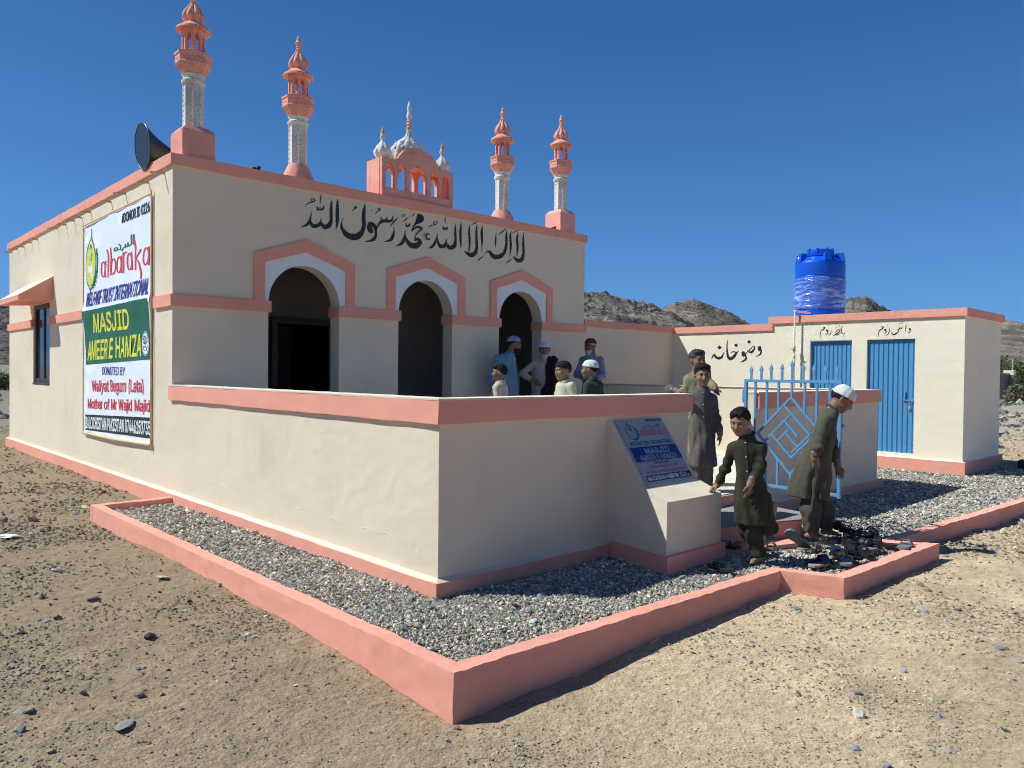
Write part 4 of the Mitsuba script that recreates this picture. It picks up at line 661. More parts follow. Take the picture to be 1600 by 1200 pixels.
add_stones('scattered_pebbles', [scatter(np.column_stack([P_, ground_z(P_[:, 0], P_[:, 1]) + S_ * .2]), S_, t_, (.3, .8), 23, OCT), scatter(np.column_stack([P2, ground_z(P2[:, 0], P2[:, 1]) + S2 * .15]), S2, t2, (.22, .6), 24)])
tag('scattered_pebbles', 'small pebbles, chips and earth clods strewn over the bare ground', None, None, 'stuff')
# rubble right behind the washroom and on the far left
rp = np.vstack([np.random.default_rng(31).normal((27, 5), (6, 7), (5000, 2)), np.random.default_rng(32).normal((0, 34), (6, 5), (900, 2))]); rr = np.random.default_rng(33); rs = np.exp(rr.normal(math.log(.06), .5, len(rp)))
add_stones('rubble', [scatter(np.column_stack([rp, ground_z(rp[:, 0], rp[:, 1]) + rs * .2]), rs, TONES[rr.integers(0, len(TONES), len(rp))] * .75, seed=34, prim=OCT)])
tag('rubble', 'heap of broken grey and tan rock behind the washroom block', None, None, 'stuff')
# stones big enough to point at
BIG_STONES = [
(0.604, -2.735, 'pale cream block-shaped stone upright in the right foreground dirt', (0.55, 0.49, 0.4), np.float64(0.0515), (0.75, 0.95)),
(0.632, -2.398, 'dark grey angular pebble left of the cream block stone', (0.16, 0.16, 0.17), np.float64(0.0308), (0.6, 0.8)),
(0.736, -2.625, 'tan rounded stone just behind the cream block stone', (0.48, 0.42, 0.33), np.float64(0.0392), (0.5, 0.7)),
(0.885, -3.02, 'grey squarish stone in the right foreground beside a long flat chip', (0.26, 0.26, 0.28), np.float64(0.0309), (0.6, 0.8)),
(0.263, -2.848, 'grey rounded stone in front of the cream block stone near the bottom edge', (0.27, 0.27, 0.28), np.float64(0.0378), (0.4, 0.6)),
(0.203, -3.012, 'grey stone at the bottom edge below the grey rounded stone', (0.24, 0.24, 0.25), np.float64(0.0319), (0.5, 0.7)),
(0.911, -3.307, 'thin flat grey stone lying far right', (0.25, 0.25, 0.27), np.float64(0.0389), (0.2, 0.3)),
(-0.063, -2.882, 'dark stone cut by the bottom edge of the picture right of centre', (0.17, 0.17, 0.18), np.float64(0.0376), (0.5, 0.7)),
(-2.037, -0.075, 'brown pitted stone in the left foreground', (0.2, 0.15, 0.1), np.float64(0.056), (0.5, 0.65)),
(-2.249, 0.128, 'dark blue-grey stone left of the brown pitted stone', (0.15, 0.16, 0.18), np.float64(0.0345), (0.45, 0.6)),
(-2.202, -0.381, 'large pale grey flat slab of rock lying in the left foreground', (0.25, 0.24, 0.21), np.float64(0.0837), (0.18, 0.25)),
(-2.582, -0.125, 'dark grey lump near the lower left corner', (0.17, 0.17, 0.17), np.float64(0.0351), (0.6, 0.8)),
(-1.725, 0.747, 'blackish clod with a grey stone in front, left of the kerb corner', (0.07, 0.06, 0.05), np.float64(0.0461), (0.8, 1.0)),
(-1.939, 0.268, 'small bluish grey stone behind the brown pitted stone', (0.2, 0.21, 0.24), np.float64(0.027), (0.5, 0.7)),
(-2.032, 2.107, 'dark round clod on the left ground', (0.1, 0.085, 0.065), np.float64(0.0559), (0.6, 0.8)),
(-2.074, 1.472, 'dark brown clod below the white chip on the left', (0.12, 0.1, 0.075), np.float64(0.0545), (0.5, 0.7)),
(-1.052, -1.434, 'pale grey stone against the foot of the kerb corner', (0.36, 0.37, 0.36), np.float64(0.0264), (0.7, 0.9)),
(-2.51, 0.086, 'long grey flat stone near the left edge', (0.22, 0.22, 0.23), np.float64(0.048), (0.25, 0.35)),
(2.086, -2.985, 'thin dark slate chip on the right ground', (0.2, 0.2, 0.22), np.float64(0.045), (0.15, 0.25)),
(2.77, -2.562, 'dark curled chip on the dirt right of the kerb step-out', (0.13, 0.12, 0.11), np.float64(0.0429), (0.3, 0.5)),
(1.327, -2.686, 'blue-grey stone on the right ground behind the cream block stone', (0.27, 0.29, 0.32), np.float64(0.031), (0.4, 0.6)),
(-1.777, 4.707, 'broken white plaster slab at the left edge of the ground', (0.72, 0.7, 0.66), .55*np.float64(0.2527), (0.2, 0.25)),
(-1.775, 1.797, 'white flat chip of plaster on the left ground', (0.7, 0.67, 0.6), np.float64(0.0925), (0.1, 0.14)),
(-1.187, 2.077, 'pale flat stone by the left kerb', (0.42, 0.38, 0.33), np.float64(0.0903), (0.15, 0.22)),
(-1.747, 2.938, 'whitish rounded stone on the left ground', (0.5, 0.47, 0.42), np.float64(0.0629), (0.4, 0.5)),
(1.048, -2.929, 'pale elongated chip lying on the right ground', (0.55, 0.5, 0.42), np.float64(0.0262), (0.2, 0.3))]
def px_stone(x, y, lab, tone, s, flat, seed):
    s *= .62
    k = thing('stone', lab, 'stone', 'larger loose stones on the dirt'); ico = trimesh.creation.icosphere(1)
    v, f, c = scatter(np.array([[x, y, float(ground_z(x, y)) + s * .3]]), np.array([s]), np.array([tone]), flat, seed, ico)
    scene[k] = mikit.ply((v, f), 'stone_tone', False, color=c); scene[k]['face_normals'] = True
for i, a in enumerate(BIG_STONES): px_stone(*a, 100 + i)
# ------------------------------------------------------------------ people: smooth implicit bodies, clothes over them
def surface(f, lo, hi, h):
    """surface nets of f(P) < 0 in the box lo..hi, cell h"""
    lo, hi = np.asarray(lo, float), np.asarray(hi, float); n = np.ceil((hi - lo) / h).astype(int) + 1
    ax = [lo[k] + np.arange(n[k]) * h for k in range(3)]
    P = np.stack(np.meshgrid(*ax, indexing='ij'), -1).reshape(-1, 3).astype(np.float32)
    D = np.concatenate([f(p) for p in np.array_split(P, max(1, len(P) // 150000))]).reshape(n)
    D[[0, -1]] = np.maximum(D[[0, -1]], 1e-4); D[:, [0, -1]] = np.maximum(D[:, [0, -1]], 1e-4); D[:, :, [0, -1]] = np.maximum(D[:, :, [0, -1]], 1e-4)
    s = D < 0; m = n - 1
    corner = [(a, b, c) for a in (0, 1) for b in (0, 1) for c in (0, 1)]
    sl = lambda A, o: A[o[0]:o[0] + m[0], o[1]:o[1] + m[1], o[2]:o[2] + m[2]]
    cnt = sum(sl(s, o).astype(np.int8) for o in corner); act = (cnt > 0) & (cnt < 8)
    acc, num_ = np.zeros((act.sum(), 3)), np.zeros(act.sum())
    for a in corner:
        for k in range(3):
            if a[k]: continue
            b = list(a); b[k] = 1; d0, d1 = sl(D, a)[act], sl(D, b)[act]; cr = (d0 < 0) != (d1 < 0)
            t = np.where(cr, d0 / np.where(cr, d0 - d1, 1), 0); p = np.repeat(np.array([a], float), len(t), 0); p[:, k] = t
            acc += p * cr[:, None]; num_ += cr
    cell = np.argwhere(act); V = lo + (cell + acc / num_[:, None]) * h
    idx = -np.ones(m, int); idx[act] = np.arange(len(V)); F = []
    for k in range(3):
        a, b = [(1, 2), (2, 0), (0, 1)][k]; S0 = [slice(None)] * 3; S1 = [slice(None)] * 3; S0[k], S1[k] = slice(0, -1), slice(1, None)
        e = s[tuple(S0)] != s[tuple(S1)]; e = np.argwhere(e); e = e[(e[:, a] > 0) & (e[:, b] > 0) & (e[:, a] < n[a] - 1) & (e[:, b] < n[b] - 1)]
        def at(da, db): q = e.copy(); q[:, a] += da; q[:, b] += db; return idx[q[:, 0], q[:, 1], q[:, 2]]
        quad = np.stack([at(-1, -1), at(0, -1), at(0, 0), at(-1, 0)], 1); ins_ = s[e[:, 0], e[:, 1], e[:, 2]]
        quad[~ins_] = quad[~ins_][:, ::-1]; F.append(quad)
    F = np.vstack(F); F = F[(F >= 0).all(1)]
    return V, np.vstack([F[:, [0, 1, 2]], F[:, [0, 2, 3]]])
def smin(a, b, k): h_ = np.clip(.5 + .5 * (b - a) / k, 0, 1); return b + (a - b) * h_ - k * h_ * (1 - h_)
def smax(a, b, k): return -smin(-a, -b, k)
def cap(P, a, b, ra, rb):
    a, b = np.asarray(a, np.float32), np.asarray(b, np.float32); d = b - a; t = np.clip((P - a) @ d / max(float(d @ d), 1e-9), 0, 1)
    return np.linalg.norm(P - a - t[:, None] * d, axis=1) - (ra + (rb - ra) * t)
def ell(P, c, r): q = (P - np.asarray(c, np.float32)) / np.asarray(r, np.float32); k = np.linalg.norm(q, axis=1); return (k - 1) * min(r)
def merge(parts):
    o, V, F, C = 0, [], [], []
    for v, f, c in parts: V.append(v); F.append(f + o); C.append(c); o += len(v)
    return np.vstack(V), np.vstack(F), np.vstack(C)
def unit(v): v = np.asarray(v, float); return v / np.linalg.norm(v)
def box_of(pts, r): P = np.array(pts, float); return P.min(0) - r, P.max(0) + r
IMGX = np.array([.7254, -.6883, 0.])          # the axis along which the torso half-widths below are given (any fixed horizontal axis would do)
IMGY = np.array([.6883, .7254, 0.])
scene['skin'] = {'type': 'twosided', 'bsdf': {'type': 'principled', 'base_color': {'type': 'mesh_attribute', 'name': 'vertex_color'}, 'roughness': .55, 'specular': .35}}
plain('hair_black', (.012, .010, .010), .75, specular=.2); plain('hair_brown', (.03, .02, .015), .55); plain('beard_grey', (.38, .36, .34), .8); plain('cap_white', (.62, .61, .58), .85)
plain('eye_white', (.20, .17, .15), .6, specular=.1); plain('eye_dark', (.012, .009, .008), .6, specular=.1)
def cloth(k, c, weave=1.0):
    def col(p, n, uv):
        a = mikit.fbm(p.x * 9, p.y * 9, p.z * 5, 3); b = mikit.noise(p.x * 240, p.y * 240, p.z * 240)
        return mi.Color3f(*c) * (.78 + .34 * a + .16 * b)
    scene[k] = {'type': 'twosided', 'bsdf': {'type': 'principled', 'base_color': mikit.proc(col), 'roughness': .9, 'specular': .15, 'sheen': .25}}
cloth('cloth_olive', (.037, .036, .023)); cloth('cloth_sage', (.075, .069, .050)); cloth('cloth_taupe', (.105, .09, .08)); cloth('cloth_blue', (.15, .26, .33)); cloth('cloth_beige', (.42, .37, .29))
cloth('cloth_slate', (.19, .215, .265)); cloth('cloth_cream', (.50, .41, .33)); cloth('cloth_lime', (.50, .50, .32)); cloth('cloth_forest', (.030, .055, .042)); cloth('cloth_mustard', (.22, .205, .12)); cloth('cloth_maroon', (.030, .010, .011)); cloth('cloth_red', (.16, .035, .03)); cloth('cloth_grey', (.30, .33, .40)); cloth('cloth_navy', (.013, .015, .022))
def person(name, label, J, tone, top, bottom, floor, hem, hh, hair, fine=1.0, cover=None, beard=None, adult=False, collar=True, buttons=0, pocket=False, bare=True, flare=0., cuff=None):
    key = thing('person', label, 'person')
    J = {k: np.array(v, float) if k != 'sl' else v for k, v in J.items()}
    tone = np.array(tone); f = unit(J['fwd'] * [1, 1, 0]); rt = np.cross(f, [0, 0, 1]); rng_ = np.random.default_rng(sum(map(ord, name)))
    seed = int(rng_.integers(0, 50)); s = hh / (.235 if not adult else .25)
    # ---- head
    hy = unit(J['hf']); hx = unit(np.cross(hy, [0, 0, 1])); hz = np.cross(hx, hy); Rm = np.stack([hx, hy, hz]).astype(np.float32); hc = J['head']
    L = lambda P: ((P - hc.astype(np.float32)) @ Rm.T) / np.float32(hh)
    nk = Rm @ ((J['neck'] - hc) / hh)
    def head(P):
        q = L(P)
        d = smin(ell(q, (0, -.07, .12), (.335, .41, .385)), ell(q, (0, .09, -.10), (.275, .30, .36)), .10)
        d = smin(d, ell(q, (0, .13, -.30), (.20 if not adult else .23, .21, .19)), .08); d = smin(d, ell(q, (0, .27, -.415), (.09, .07, .075)), .07)
        for sx_ in (-1, 1): d = smin(d, ell(q, (sx_ * .155, .22, -.12), (.12, .13, .13)), .07)
        d = smin(d, cap(q, (-.16, .325, .09), (.16, .325, .09), .035, .035), .06)
        for sx_ in (-1, 1): d = smax(d, -ell(q, (sx_ * .125, .42, .015), (.085, .095, .055)), .05)
        d = smin(d, cap(q, (0, .36, .04), (0, .425, -.125), .028, .052), .035)
        for sx_ in (-1, 1): d = smin(d, ell(q, (sx_ * .045, .385, -.145), (.04, .045, .033)), .025)
        d = smin(d, cap(q, (-.075, .345, -.235), (.075, .345, -.235), .026, .026), .03); d = smin(d, cap(q, (-.065, .345, -.275), (.065, .345, -.275), .030, .030), .02)
        d = smax(d, -cap(q, (-.10, .40, -.255), (.10, .40, -.255), .012, .012), .012)
        for sx_ in (-1, 1):
            e_ = ell(q, (sx_ * .345, -.05, -.02), (.05, .085, .13)); d = smin(d, smax(e_, -ell(q, (sx_ * .395, -.01, -.0), (.035, .045, .08)), .02), .03)
        return smin(d, cap(q, (0, -.10, -.25), nk,   .22 if not adult else .25, .245 if not adult else .27), .08) * hh
    lo, hi = box_of([hc, J['neck']], .30 * hh); lo = np.minimum(lo, hc - .56 * hh); hi = np.maximum(hi, hc + .56 * hh)
    v, fc = surface(head, lo, hi, hh / 50 * fine)
    q = L(v.astype(np.float32)); c = np.repeat(tone[None], len(v), 0)
    c *= 1 + .10 * (meshkit.fbm(v * 45, 3, seed) - .5)[:, None]
    m_ = np.exp(-(((q[:, 0]) / .10) ** 2 + ((q[:, 2] + .255) / .035) ** 2) * 1.2) * (q[:, 1] > .25); c = c * (1 - m_[:, None] * [.15, .42, .40])
    for sx_ in (-1, 1):
        b_ = np.exp(-(((q[:, 0] - sx_ * .13) / .085) ** 2 + ((q[:, 2] - .10 + .25 * np.abs(np.abs(q[:, 0]) - .13)) / .022) ** 2)) * (q[:, 1] > .2); c = c * (1 - .85 * b_[:, None])
        ch_ = np.exp(-(((q[:, 0] - sx_ * .17) / .1) ** 2 + ((q[:, 2] + .13) / .1) ** 2)) * (q[:, 1] > .1); c = c * (1 + ch_[:, None] * [.10, .0, -.02])
    skin = [(v, fc, c)]
    # ---- arms and hands
    def hand(w, t, palm_n, thumb, rw):
        d = unit(t - w); n_ = unit(palm_n - d * (palm_n @ d)); sd = np.cross(d, n_) * thumb; hl = .57 * hh if not adult else .68 * hh; g = lambda a, b, c_: w + hl * (d * a + sd * b + n_ * c_)
        segs = [(g(-.4, 0, 0), g(0, 0, 0), rw, rw)]
        pal = [(g(.02, .0, 0), g(.48, .17, .0), .15 * hl, .115 * hl), (g(.02, .0, 0), g(.50, .03, .0), .15 * hl, .115 * hl), (g(.02, -.02, 0), g(.46, -.13, 0), .14 * hl, .105 * hl)]
        fing = []
        for i, (b, ln, cu) in enumerate(((.21, .42, .10), (.075, .48, .14), (-.06, .45, .18), (-.185, .35, .22))):
            p0 = g(.46 - .05 * (i == 3), b, 0); p1 = p0 + hl * ln * .5 * (d * 1 + n_ * cu + sd * b * .25); p2 = p1 + hl * ln * .5 * (d * .92 + n_ * (cu * 2.4) + sd * b * .2); fing.append([(p0, p1, .062 * hl, .054 * hl), (p1, p2, .054 * hl, .044 * hl)])
        t0 = g(.10, .14, .02); t1 = g(.30, .32, .10); t2 = g(.50, .36, .16); fing.append([(t0, t1, .085 * hl, .065 * hl), (t1, t2, .065 * hl, .05 * hl)])
        def F_(P):
            dd = cap(P, *segs[0]); k = .05 * hl
            for p_ in pal: dd = smin(dd, cap(P, *p_), k)
            for fg in fing:
                e_ = smin(cap(P, *fg[0]), cap(P, *fg[1]), .02 * hl); dd = smin(dd, e_, .018 * hl)
            return dd
        pts = [x for a in fing for b in a for x in b[:2]] + [segs[0][0], w]; return F_, pts, hl
    for S_, th in (('R', 1), ('L', -1)):
        w, t, e_ = J['w' + S_], J['t' + S_], J['e' + S_]
        pn = J.get('pn' + S_); pn = np.array(pn, float) if pn is not None else (-rt if S_ == 'R' else rt) * .9 - f * .25
        # with this palm normal the thumb lies towards the front
        d_ = unit(t - w); n_ = unit(pn - d_ * (pn @ d_)); thumb = 1 if np.cross(d_, n_) @ (f + [0, 0, .3]) > 0 else -1
        F_, pts, hl = hand(w, t, pn, thumb, .027 * s * (1.0 if not adult else .95))
        fa = e_ * .22 + w * .78
        F2 = lambda P, F_=F_, a=fa, b=w: smin(F_(P), cap(P, a, b, .028 * s, .0265 * s), .02)
        lo, hi = box_of(pts + [fa], .05 * s); v, fc = surface(F2, lo, hi, .0042 * fine * s); c = np.repeat(tone[None] * .97, len(v), 0) * (1 + .14 * (meshkit.fbm(v * 60, 2, seed) - .5)[:, None]); skin.append((v, fc, c))
    # ---- legs and feet
    if 'hR' not in J:
        for S_, k_ in (('R', 1), ('L', -1)):
            J['h' + S_] = J['pel'] + rt * .085 * s * k_; a_ = np.array([J['h' + S_][0], J['h' + S_][1], floor + .07 * s]) + rt * .02 * k_
            J['a' + S_] = a_; J['k' + S_] = (J['h' + S_] + a_) / 2 + f * .02; J['to' + S_] = a_ + f * .13 * s + rt * .02 * k_
    for S_ in 'RL':
        fl = floor if np.isscalar(floor) else floor['RL'.index(S_)]
        J['a' + S_][2] = max(J['a' + S_][2], fl + .065 * s) if abs(J['a' + S_][2] - fl) > .12 else fl + .065 * s
        a_ = J['a' + S_]; fz = a_[2] - .065 * s; d = J['to' + S_] - a_; d[2] = 0; d = unit(d); sd = np.cross([0, 0, 1], d); inn = 1 if sd @ (J['hL' if S_ == 'R' else 'hR'] - J['h' + S_]) > 0 else -1; sd = sd * inn
        fL = .185 * s if not adult else .235 * s; g = lambda a, b, z: np.array([a_[0], a_[1], fz]) + d * a * fL + sd * b * fL + np.array([0, 0, z * fL])
        heel = (g(-.22, 0, .13), g(-.05, 0, .20), .125 * fL, .14 * fL); mid = (g(-.05, 0, .22), g(.48, .03, .11), .15 * fL, .10 * fL); mid2 = (g(-.15, -.02, .12), g(.42, -.10, .09), .12 * fL, .085 * fL); shin = (a_ + [0, 0, .22 * s], g(-.02, 0, .33), .055 * s, .16 * fL)
        toes = [(g(.46, .11, .075), g(.66, .13, .06), .07 * fL, .068 * fL)] + [(g(.46 - .03 * i, .03 - .068 * i, .065), g(.65 - .05 * i, .045 - .082 * i, .045), .055 * fL, .043 * fL - .002 * i * fL) for i in range(4)]
        def foot(P):
            dd = smin(cap(P, *heel), cap(P, *mid), .04 * fL); dd = smin(dd, cap(P, *mid2), .05 * fL); dd = smin(dd, cap(P, *shin), .06 * fL)
            for t_ in toes: dd = smin(dd, cap(P, *t_), .012 * fL)
            return smax(dd, fz + .002 - P[:, 2], .01)
        lo, hi = box_of([x for y in toes + [heel, shin] for x in y[:2]], .05 * s)
        if bare: v, fc = surface(foot, lo, hi, .0055 * fine * s); skin.append((v, fc, np.repeat(tone[None] * 1.08, len(v), 0) * (1 + .2 * (meshkit.fbm(v * 40, 2, 3) - .5)[:, None])))
    # ---- trunk under the clothes keeps the body one figure
    zs = np.array([a[0] for a in J['sl']])[::-1]; sl = np.array([a[1:] for a in J['sl']])[::-1]
    def cone(P, z_, sl_, shrink=0.):
        z = np.clip(P[:, 2], z_[0], z_[-1]); cx, cy, ra, rb = (np.interp(z, z_, sl_[:, k]) for k in range(4)); ra, rb = ra - shrink, rb - shrink
        u = (P[:, 0] - cx) * IMGX[0] + (P[:, 1] - cy) * IMGX[1]; w = (P[:, 0] - cx) * IMGY[0] + (P[:, 1] - cy) * IMGY[1]
        return (np.sqrt((u / ra) ** 2 + (w / rb) ** 2) - 1) * np.minimum(ra, rb), np.arctan2(w / rb, u / ra), z
    mid_ = (J['hR'] + J['hL']) / 2
    def trunk(P):
        d = cap(P, J['neck'] - [0, 0, .02], J['pel'], .055 * s, .08 * s)
        d = smin(d, cap(P, J['sR'], J['sL'], .035 * s, .035 * s), .03)
        for S_ in 'RL':
            d = smin(d, cap(P, J['s' + S_], J['e' + S_], .028 * s, .024 * s), .02); d = smin(d, cap(P, J['e' + S_], J['w' + S_], .024 * s, .020 * s), .02)
            d = smin(d, cap(P, mid_, J['k' + S_], .055 * s, .045 * s), .02); d = smin(d, cap(P, J['k' + S_], J['a' + S_], .042 * s, .032 * s), .02)
        return d
    lo, hi = box_of([J[k] for k in ('neck', 'pel', 'sR', 'sL', 'eR', 'eL', 'wR', 'wL', 'kR', 'kL', 'aR', 'aL')], .12 * s)
    v, fc = surface(trunk, lo, hi, .016 * s); skin.append((v, fc, np.repeat(tone[None], len(v), 0)))
    V, F, C = merge(skin); scene[key + '__body'] = mikit.ply((V, F), 'skin', True, color=np.clip(C, 0, 1))
    # ---- long shirt
    ca = .9 if cuff is None else cuff
    cuR, cuL = (J['e' + S_] * (1 - ca) + J['w' + S_] * ca for S_ in 'RL')
    ar = .047 * s * (1.2 if adult else 1)
    zt_, zh = zs[-1], hem
    def wr(P, k_): return meshkit.fbm(P * np.array([1, 1, .55]) * k_, 3, seed) - .5
    sh_mid = (J['sR'] + J['sL']) / 2
    def shirt(P):
        d, ang, z = cone(P, zs, sl); low = np.clip((zt_ - .20 * s - P[:, 2]) / (.5 * s), 0, 1)
        d = smin(smax(d, P[:, 2] - (J['neck'][2] + .0), .03), cap(P, J['sR'] - [0, 0, .012], J['sL'] - [0, 0, .012], ar, ar), .045)
        d = smin(d, cap(P, sh_mid - [0, 0, .03], J['neck'] - [0, 0, .012], .065 * s, .060 * s), .04)
        pl = np.sin(ang * 5 + seed + 2.5 * np.sin(P[:, 2] * 6 + ang)) * .011 * low + np.sin(ang * 11 + seed * 2 + P[:, 2] * 5) * .004 * low
        d = d - pl * s - wr(P, 7 / s) * .034 * s - wr(P + 3, 19 / s) * .010 * s
        for S_, cu in (('R', cuR), ('L', cuL)):
            e_, sh_ = J['e' + S_], J['s' + S_]
            a1 = cap(P, sh_, e_, ar * 1.02, ar * .92); a2 = cap(P, e_, cu, ar * .92, ar * .80); t_ = ((P - cu) @ unit(cu - e_)); a2 = smax(a2, t_, .008)
            dm = np.linalg.norm(P - e_, axis=1); k_ = np.exp(-(dm / (.13 * s)) ** 2)
            a = smin(a1, a2, .03) - np.sin(((P - e_) @ unit(cu - sh_)) * 75 / s + wr(P, 10) * 7) * .0085 * s * k_ - wr(P, 15 / s) * .018 * s
            d = smin(d, a, .030)
        zl = zh + flare * ((P - J['pel']) @ f)
        d = smax(d, zl - P[:, 2], .006)
        inn_ = cone(P, zs, sl, .034)[0]; d = smax(d, -np.maximum(inn_ - np.minimum(pl, 0), P[:, 2] - zl - .07), .005)
        for k_ in (1, -1):                       # side vents
            o = (P - J['pel']); d = np.maximum(d, -np.maximum.reduce([np.abs(o @ f) - .012 * (1 + 4 * np.clip(zl + .10 * s - P[:, 2], 0, 1)), P[:, 2] - zl - .10 * s, .05 - k_ * (o @ rt)]))
        return d
    lo, hi = box_of([(a[1], a[2], a[0]) for a in J['sl']], .24 * s); l2, h2 = box_of([J['sR'], J['sL'], J['eR'], J['eL'], cuR, cuL, J['neck']], .10 * s); lo, hi = np.minimum(lo, l2), np.maximum(hi, h2); lo[2] = zh - .12
    v, fc = surface(shirt, lo, hi, .0092 * (fine ** .7) * s); scene[key + '__long_shirt'] = mikit.ply((v, fc), top, True)
    # ---- loose trousers
    def trousers(P):
        d = None
        for S_ in 'RL':
            h_, k_, a_ = J['h' + S_], J['k' + S_], J['a' + S_] + [0, 0, .0]
            e_ = smin(cap(P, h_ + [0, 0, .03], k_, .086 * s, .082 * s), cap(P, k_, a_, .082 * s, .060 * s), .03)
            ax_ = unit(a_ - h_); o = P - k_; ang = np.arctan2(o @ rt, o @ f); e_ = e_ - np.sin(ang * 4 + seed + P[:, 2] * 9) * .009 * s - np.sin(P[:, 2] * 60 / s + 3 * ang) * .004 * s * np.exp(-((P[:, 2] - a_[2] - .06) / (.09 * s)) ** 2)
            e_ = smax(e_, (a_[2] - .005) - P[:, 2] if bare else -1 + 0 * P[:, 2], .006)
            d = e_ if d is None else smin(d, e_, .02)
        return d - wr(P, 11 / s) * .028 * s
    lo, hi = box_of([J[k] for k in ('hR', 'hL', 'kR', 'kL', 'aR', 'aL')], .15 * s)
    v, fc = surface(trousers, lo, hi, .0105 * (fine ** .7) * s); scene[key + '__trousers'] = mikit.ply((v, fc), bottom, True)
    if collar:
        nx_, up_ = J['neck'], unit(hc - J['neck']); a0 = unit(np.cross(up_, rt)); b0 = np.cross(up_, a0); r_ = .064 * s * (1.08 if adult else 1)
        rg = [nx_ + up_ * (.002 + .010 * (1 - math.cos(a)) * .5) * s + (a0 * math.cos(a) + b0 * math.sin(a)) * r_ for a in np.linspace(0, 2 * math.pi, 33)]
        scene[key + '__collar'] = mikit.ply(tube(rg, .013 * s, 8), top, 40)
    def on_chest(a, z):                            # a point on the shirt front, a metres to the person's right
        i_ = np.array([np.interp(z, zs, sl[:, 0]), np.interp(z, zs, sl[:, 1]), z]) + rt * a; t_ = np.linspace(0, .3, 121)
        dd = shirt((i_ + f * t_[:, None]).astype(np.float32)); k_ = int(np.argmax(dd > 0)); return i_ + f * t_[k_]
    if buttons:
        P_ = [on_chest(0, zt_ - .035 - .062 * i * s) for i in range(6)]
        scene[key + '__placket'] = mikit.ply(cat([hull([p_ + rt * a - f * .006 + np.array([0, 0, z]) for p_, z in ((P_[i], 0), (P_[i + 1], 0)) for a in (-.013, .013)] + [p_ + rt * a + f * .004 for p_ in (P_[i], P_[i + 1]) for a in (-.011, .011)]) for i in range(5)]), top)
        for i in range(buttons):
            b_ = trimesh.creation.icosphere(1, .0065 * s); b_.apply_translation(P_[i * 2] + f * .006); scene[num(key + '__button')] = mikit.ply(b_, 'cap_white', 40)
    if pocket:
        q_ = [on_chest(-.055 * s + a, z) for a, z in ((-.035, zt_ - .10), (.035, zt_ - .10), (-.035, zt_ - .20), (.035, zt_ - .20))]; scene[key + '__pocket'] = mikit.ply(hull([p_ + f * e_ for p_ in q_ for e_ in (-.004, .006)]), top)
    # ---- eyes, hair, beard, cap
    def place(m):
        m.apply_transform(np.vstack([np.column_stack([(Rm.T * hh), hc]), [0, 0, 0, 1]])); return m
    for sx_ in (-1, 1):
        e_ = trimesh.creation.icosphere(2, .068); e_.apply_scale([1, .8, .48]); e_.apply_translation([sx_ * .125, .292, .012]); scene[num(key + '__eye')] = mikit.ply(place(e_), 'eye_white', True)
        i_ = trimesh.creation.icosphere(1, .030); i_.apply_translation([sx_ * .125, .322, .010]); scene[num(key + '__iris')] = mikit.ply(place(i_), 'eye_dark', True)
    lo, hi = hc - .62 * hh, hc + .62 * hh
    zc_cover = cover[1] if cover else 0
    if hair:
        def hairf(P):
            q = L(P); d = ell(q, (0, -.075, .14), (.368, .45, .415)); d = smin(d, ell(q, (0, .15, .37), (.28, .20, .14)), .08)
            lock = np.sin(q[:, 0] * 38 + 6 * np.sin(q[:, 1] * 7 + q[:, 2] * 5)) * .010 + (meshkit.fbm(P * 55 / s, 2, seed) - .5) * .05
            zl = .06 + .62 * q[:, 1] + .05 * np.sin(q[:, 0] * 22 + seed) ; zl = np.where(q[:, 1] < -.1, np.maximum(zl, -.30), zl)
            d = smax(d - lock, zl - q[:, 2], .03)
            if cover: d = smax(d, q[:, 2] - zc_cover - .12 * q[:, 1] - .04, .02)
            return d * hh
        v, fc = surface(hairf, lo, hi, hh / 46 * fine); scene[key + '__hair'] = mikit.ply((v, fc), hair, True)
    if beard:
        ln, mat = beard
        def beardf(P):
            q = L(P); d = smin(ell(q, (0, .13, -.31), (.265, .265, .215)), ell(q, (0, .15, -.42 - ln * .3), (.21, .20, .15 + ln * .3)), .1)
            d = d - (meshkit.fbm(P * 60 / s, 2, seed) - .5) * .07; d = smax(d, q[:, 2] + .20 - .35 * (np.abs(q[:, 0]) - .1) , .04); d = smax(d, -.02 - q[:, 1], .03)
            return smax(d, -ell(q, (0, .42, -.25), (.085, .1, .035)), .02) * hh
        v, fc = surface(beardf, lo - [0, 0, .35 * hh], hi, hh / 40 * fine); scene[key + '__beard'] = mikit.ply((v, fc), mat, True)
    if cover:
        mat, zc, tall = cover
        def capf(P):
            q = L(P); d = ell(q, (0, -.06, .16), (.378, .455, .38 + tall)); d = d - np.sin(np.arctan2(q[:, 0], q[:, 1]) * 10) * .006
            d = d - .012 * (np.abs(q[:, 2] - zc - .12 * q[:, 1] - .05) < .045); d = smax(d, q[:, 2] - .53 - tall, .06)
            return smax(d, zc + .12 * q[:, 1] - q[:, 2], .012) * hh
        v, fc = surface(capf, lo, hi + .1 * hh, hh / 46 * fine); scene[key + '__cap'] = mikit.ply((v, fc), mat, True)
    return key, f, rt
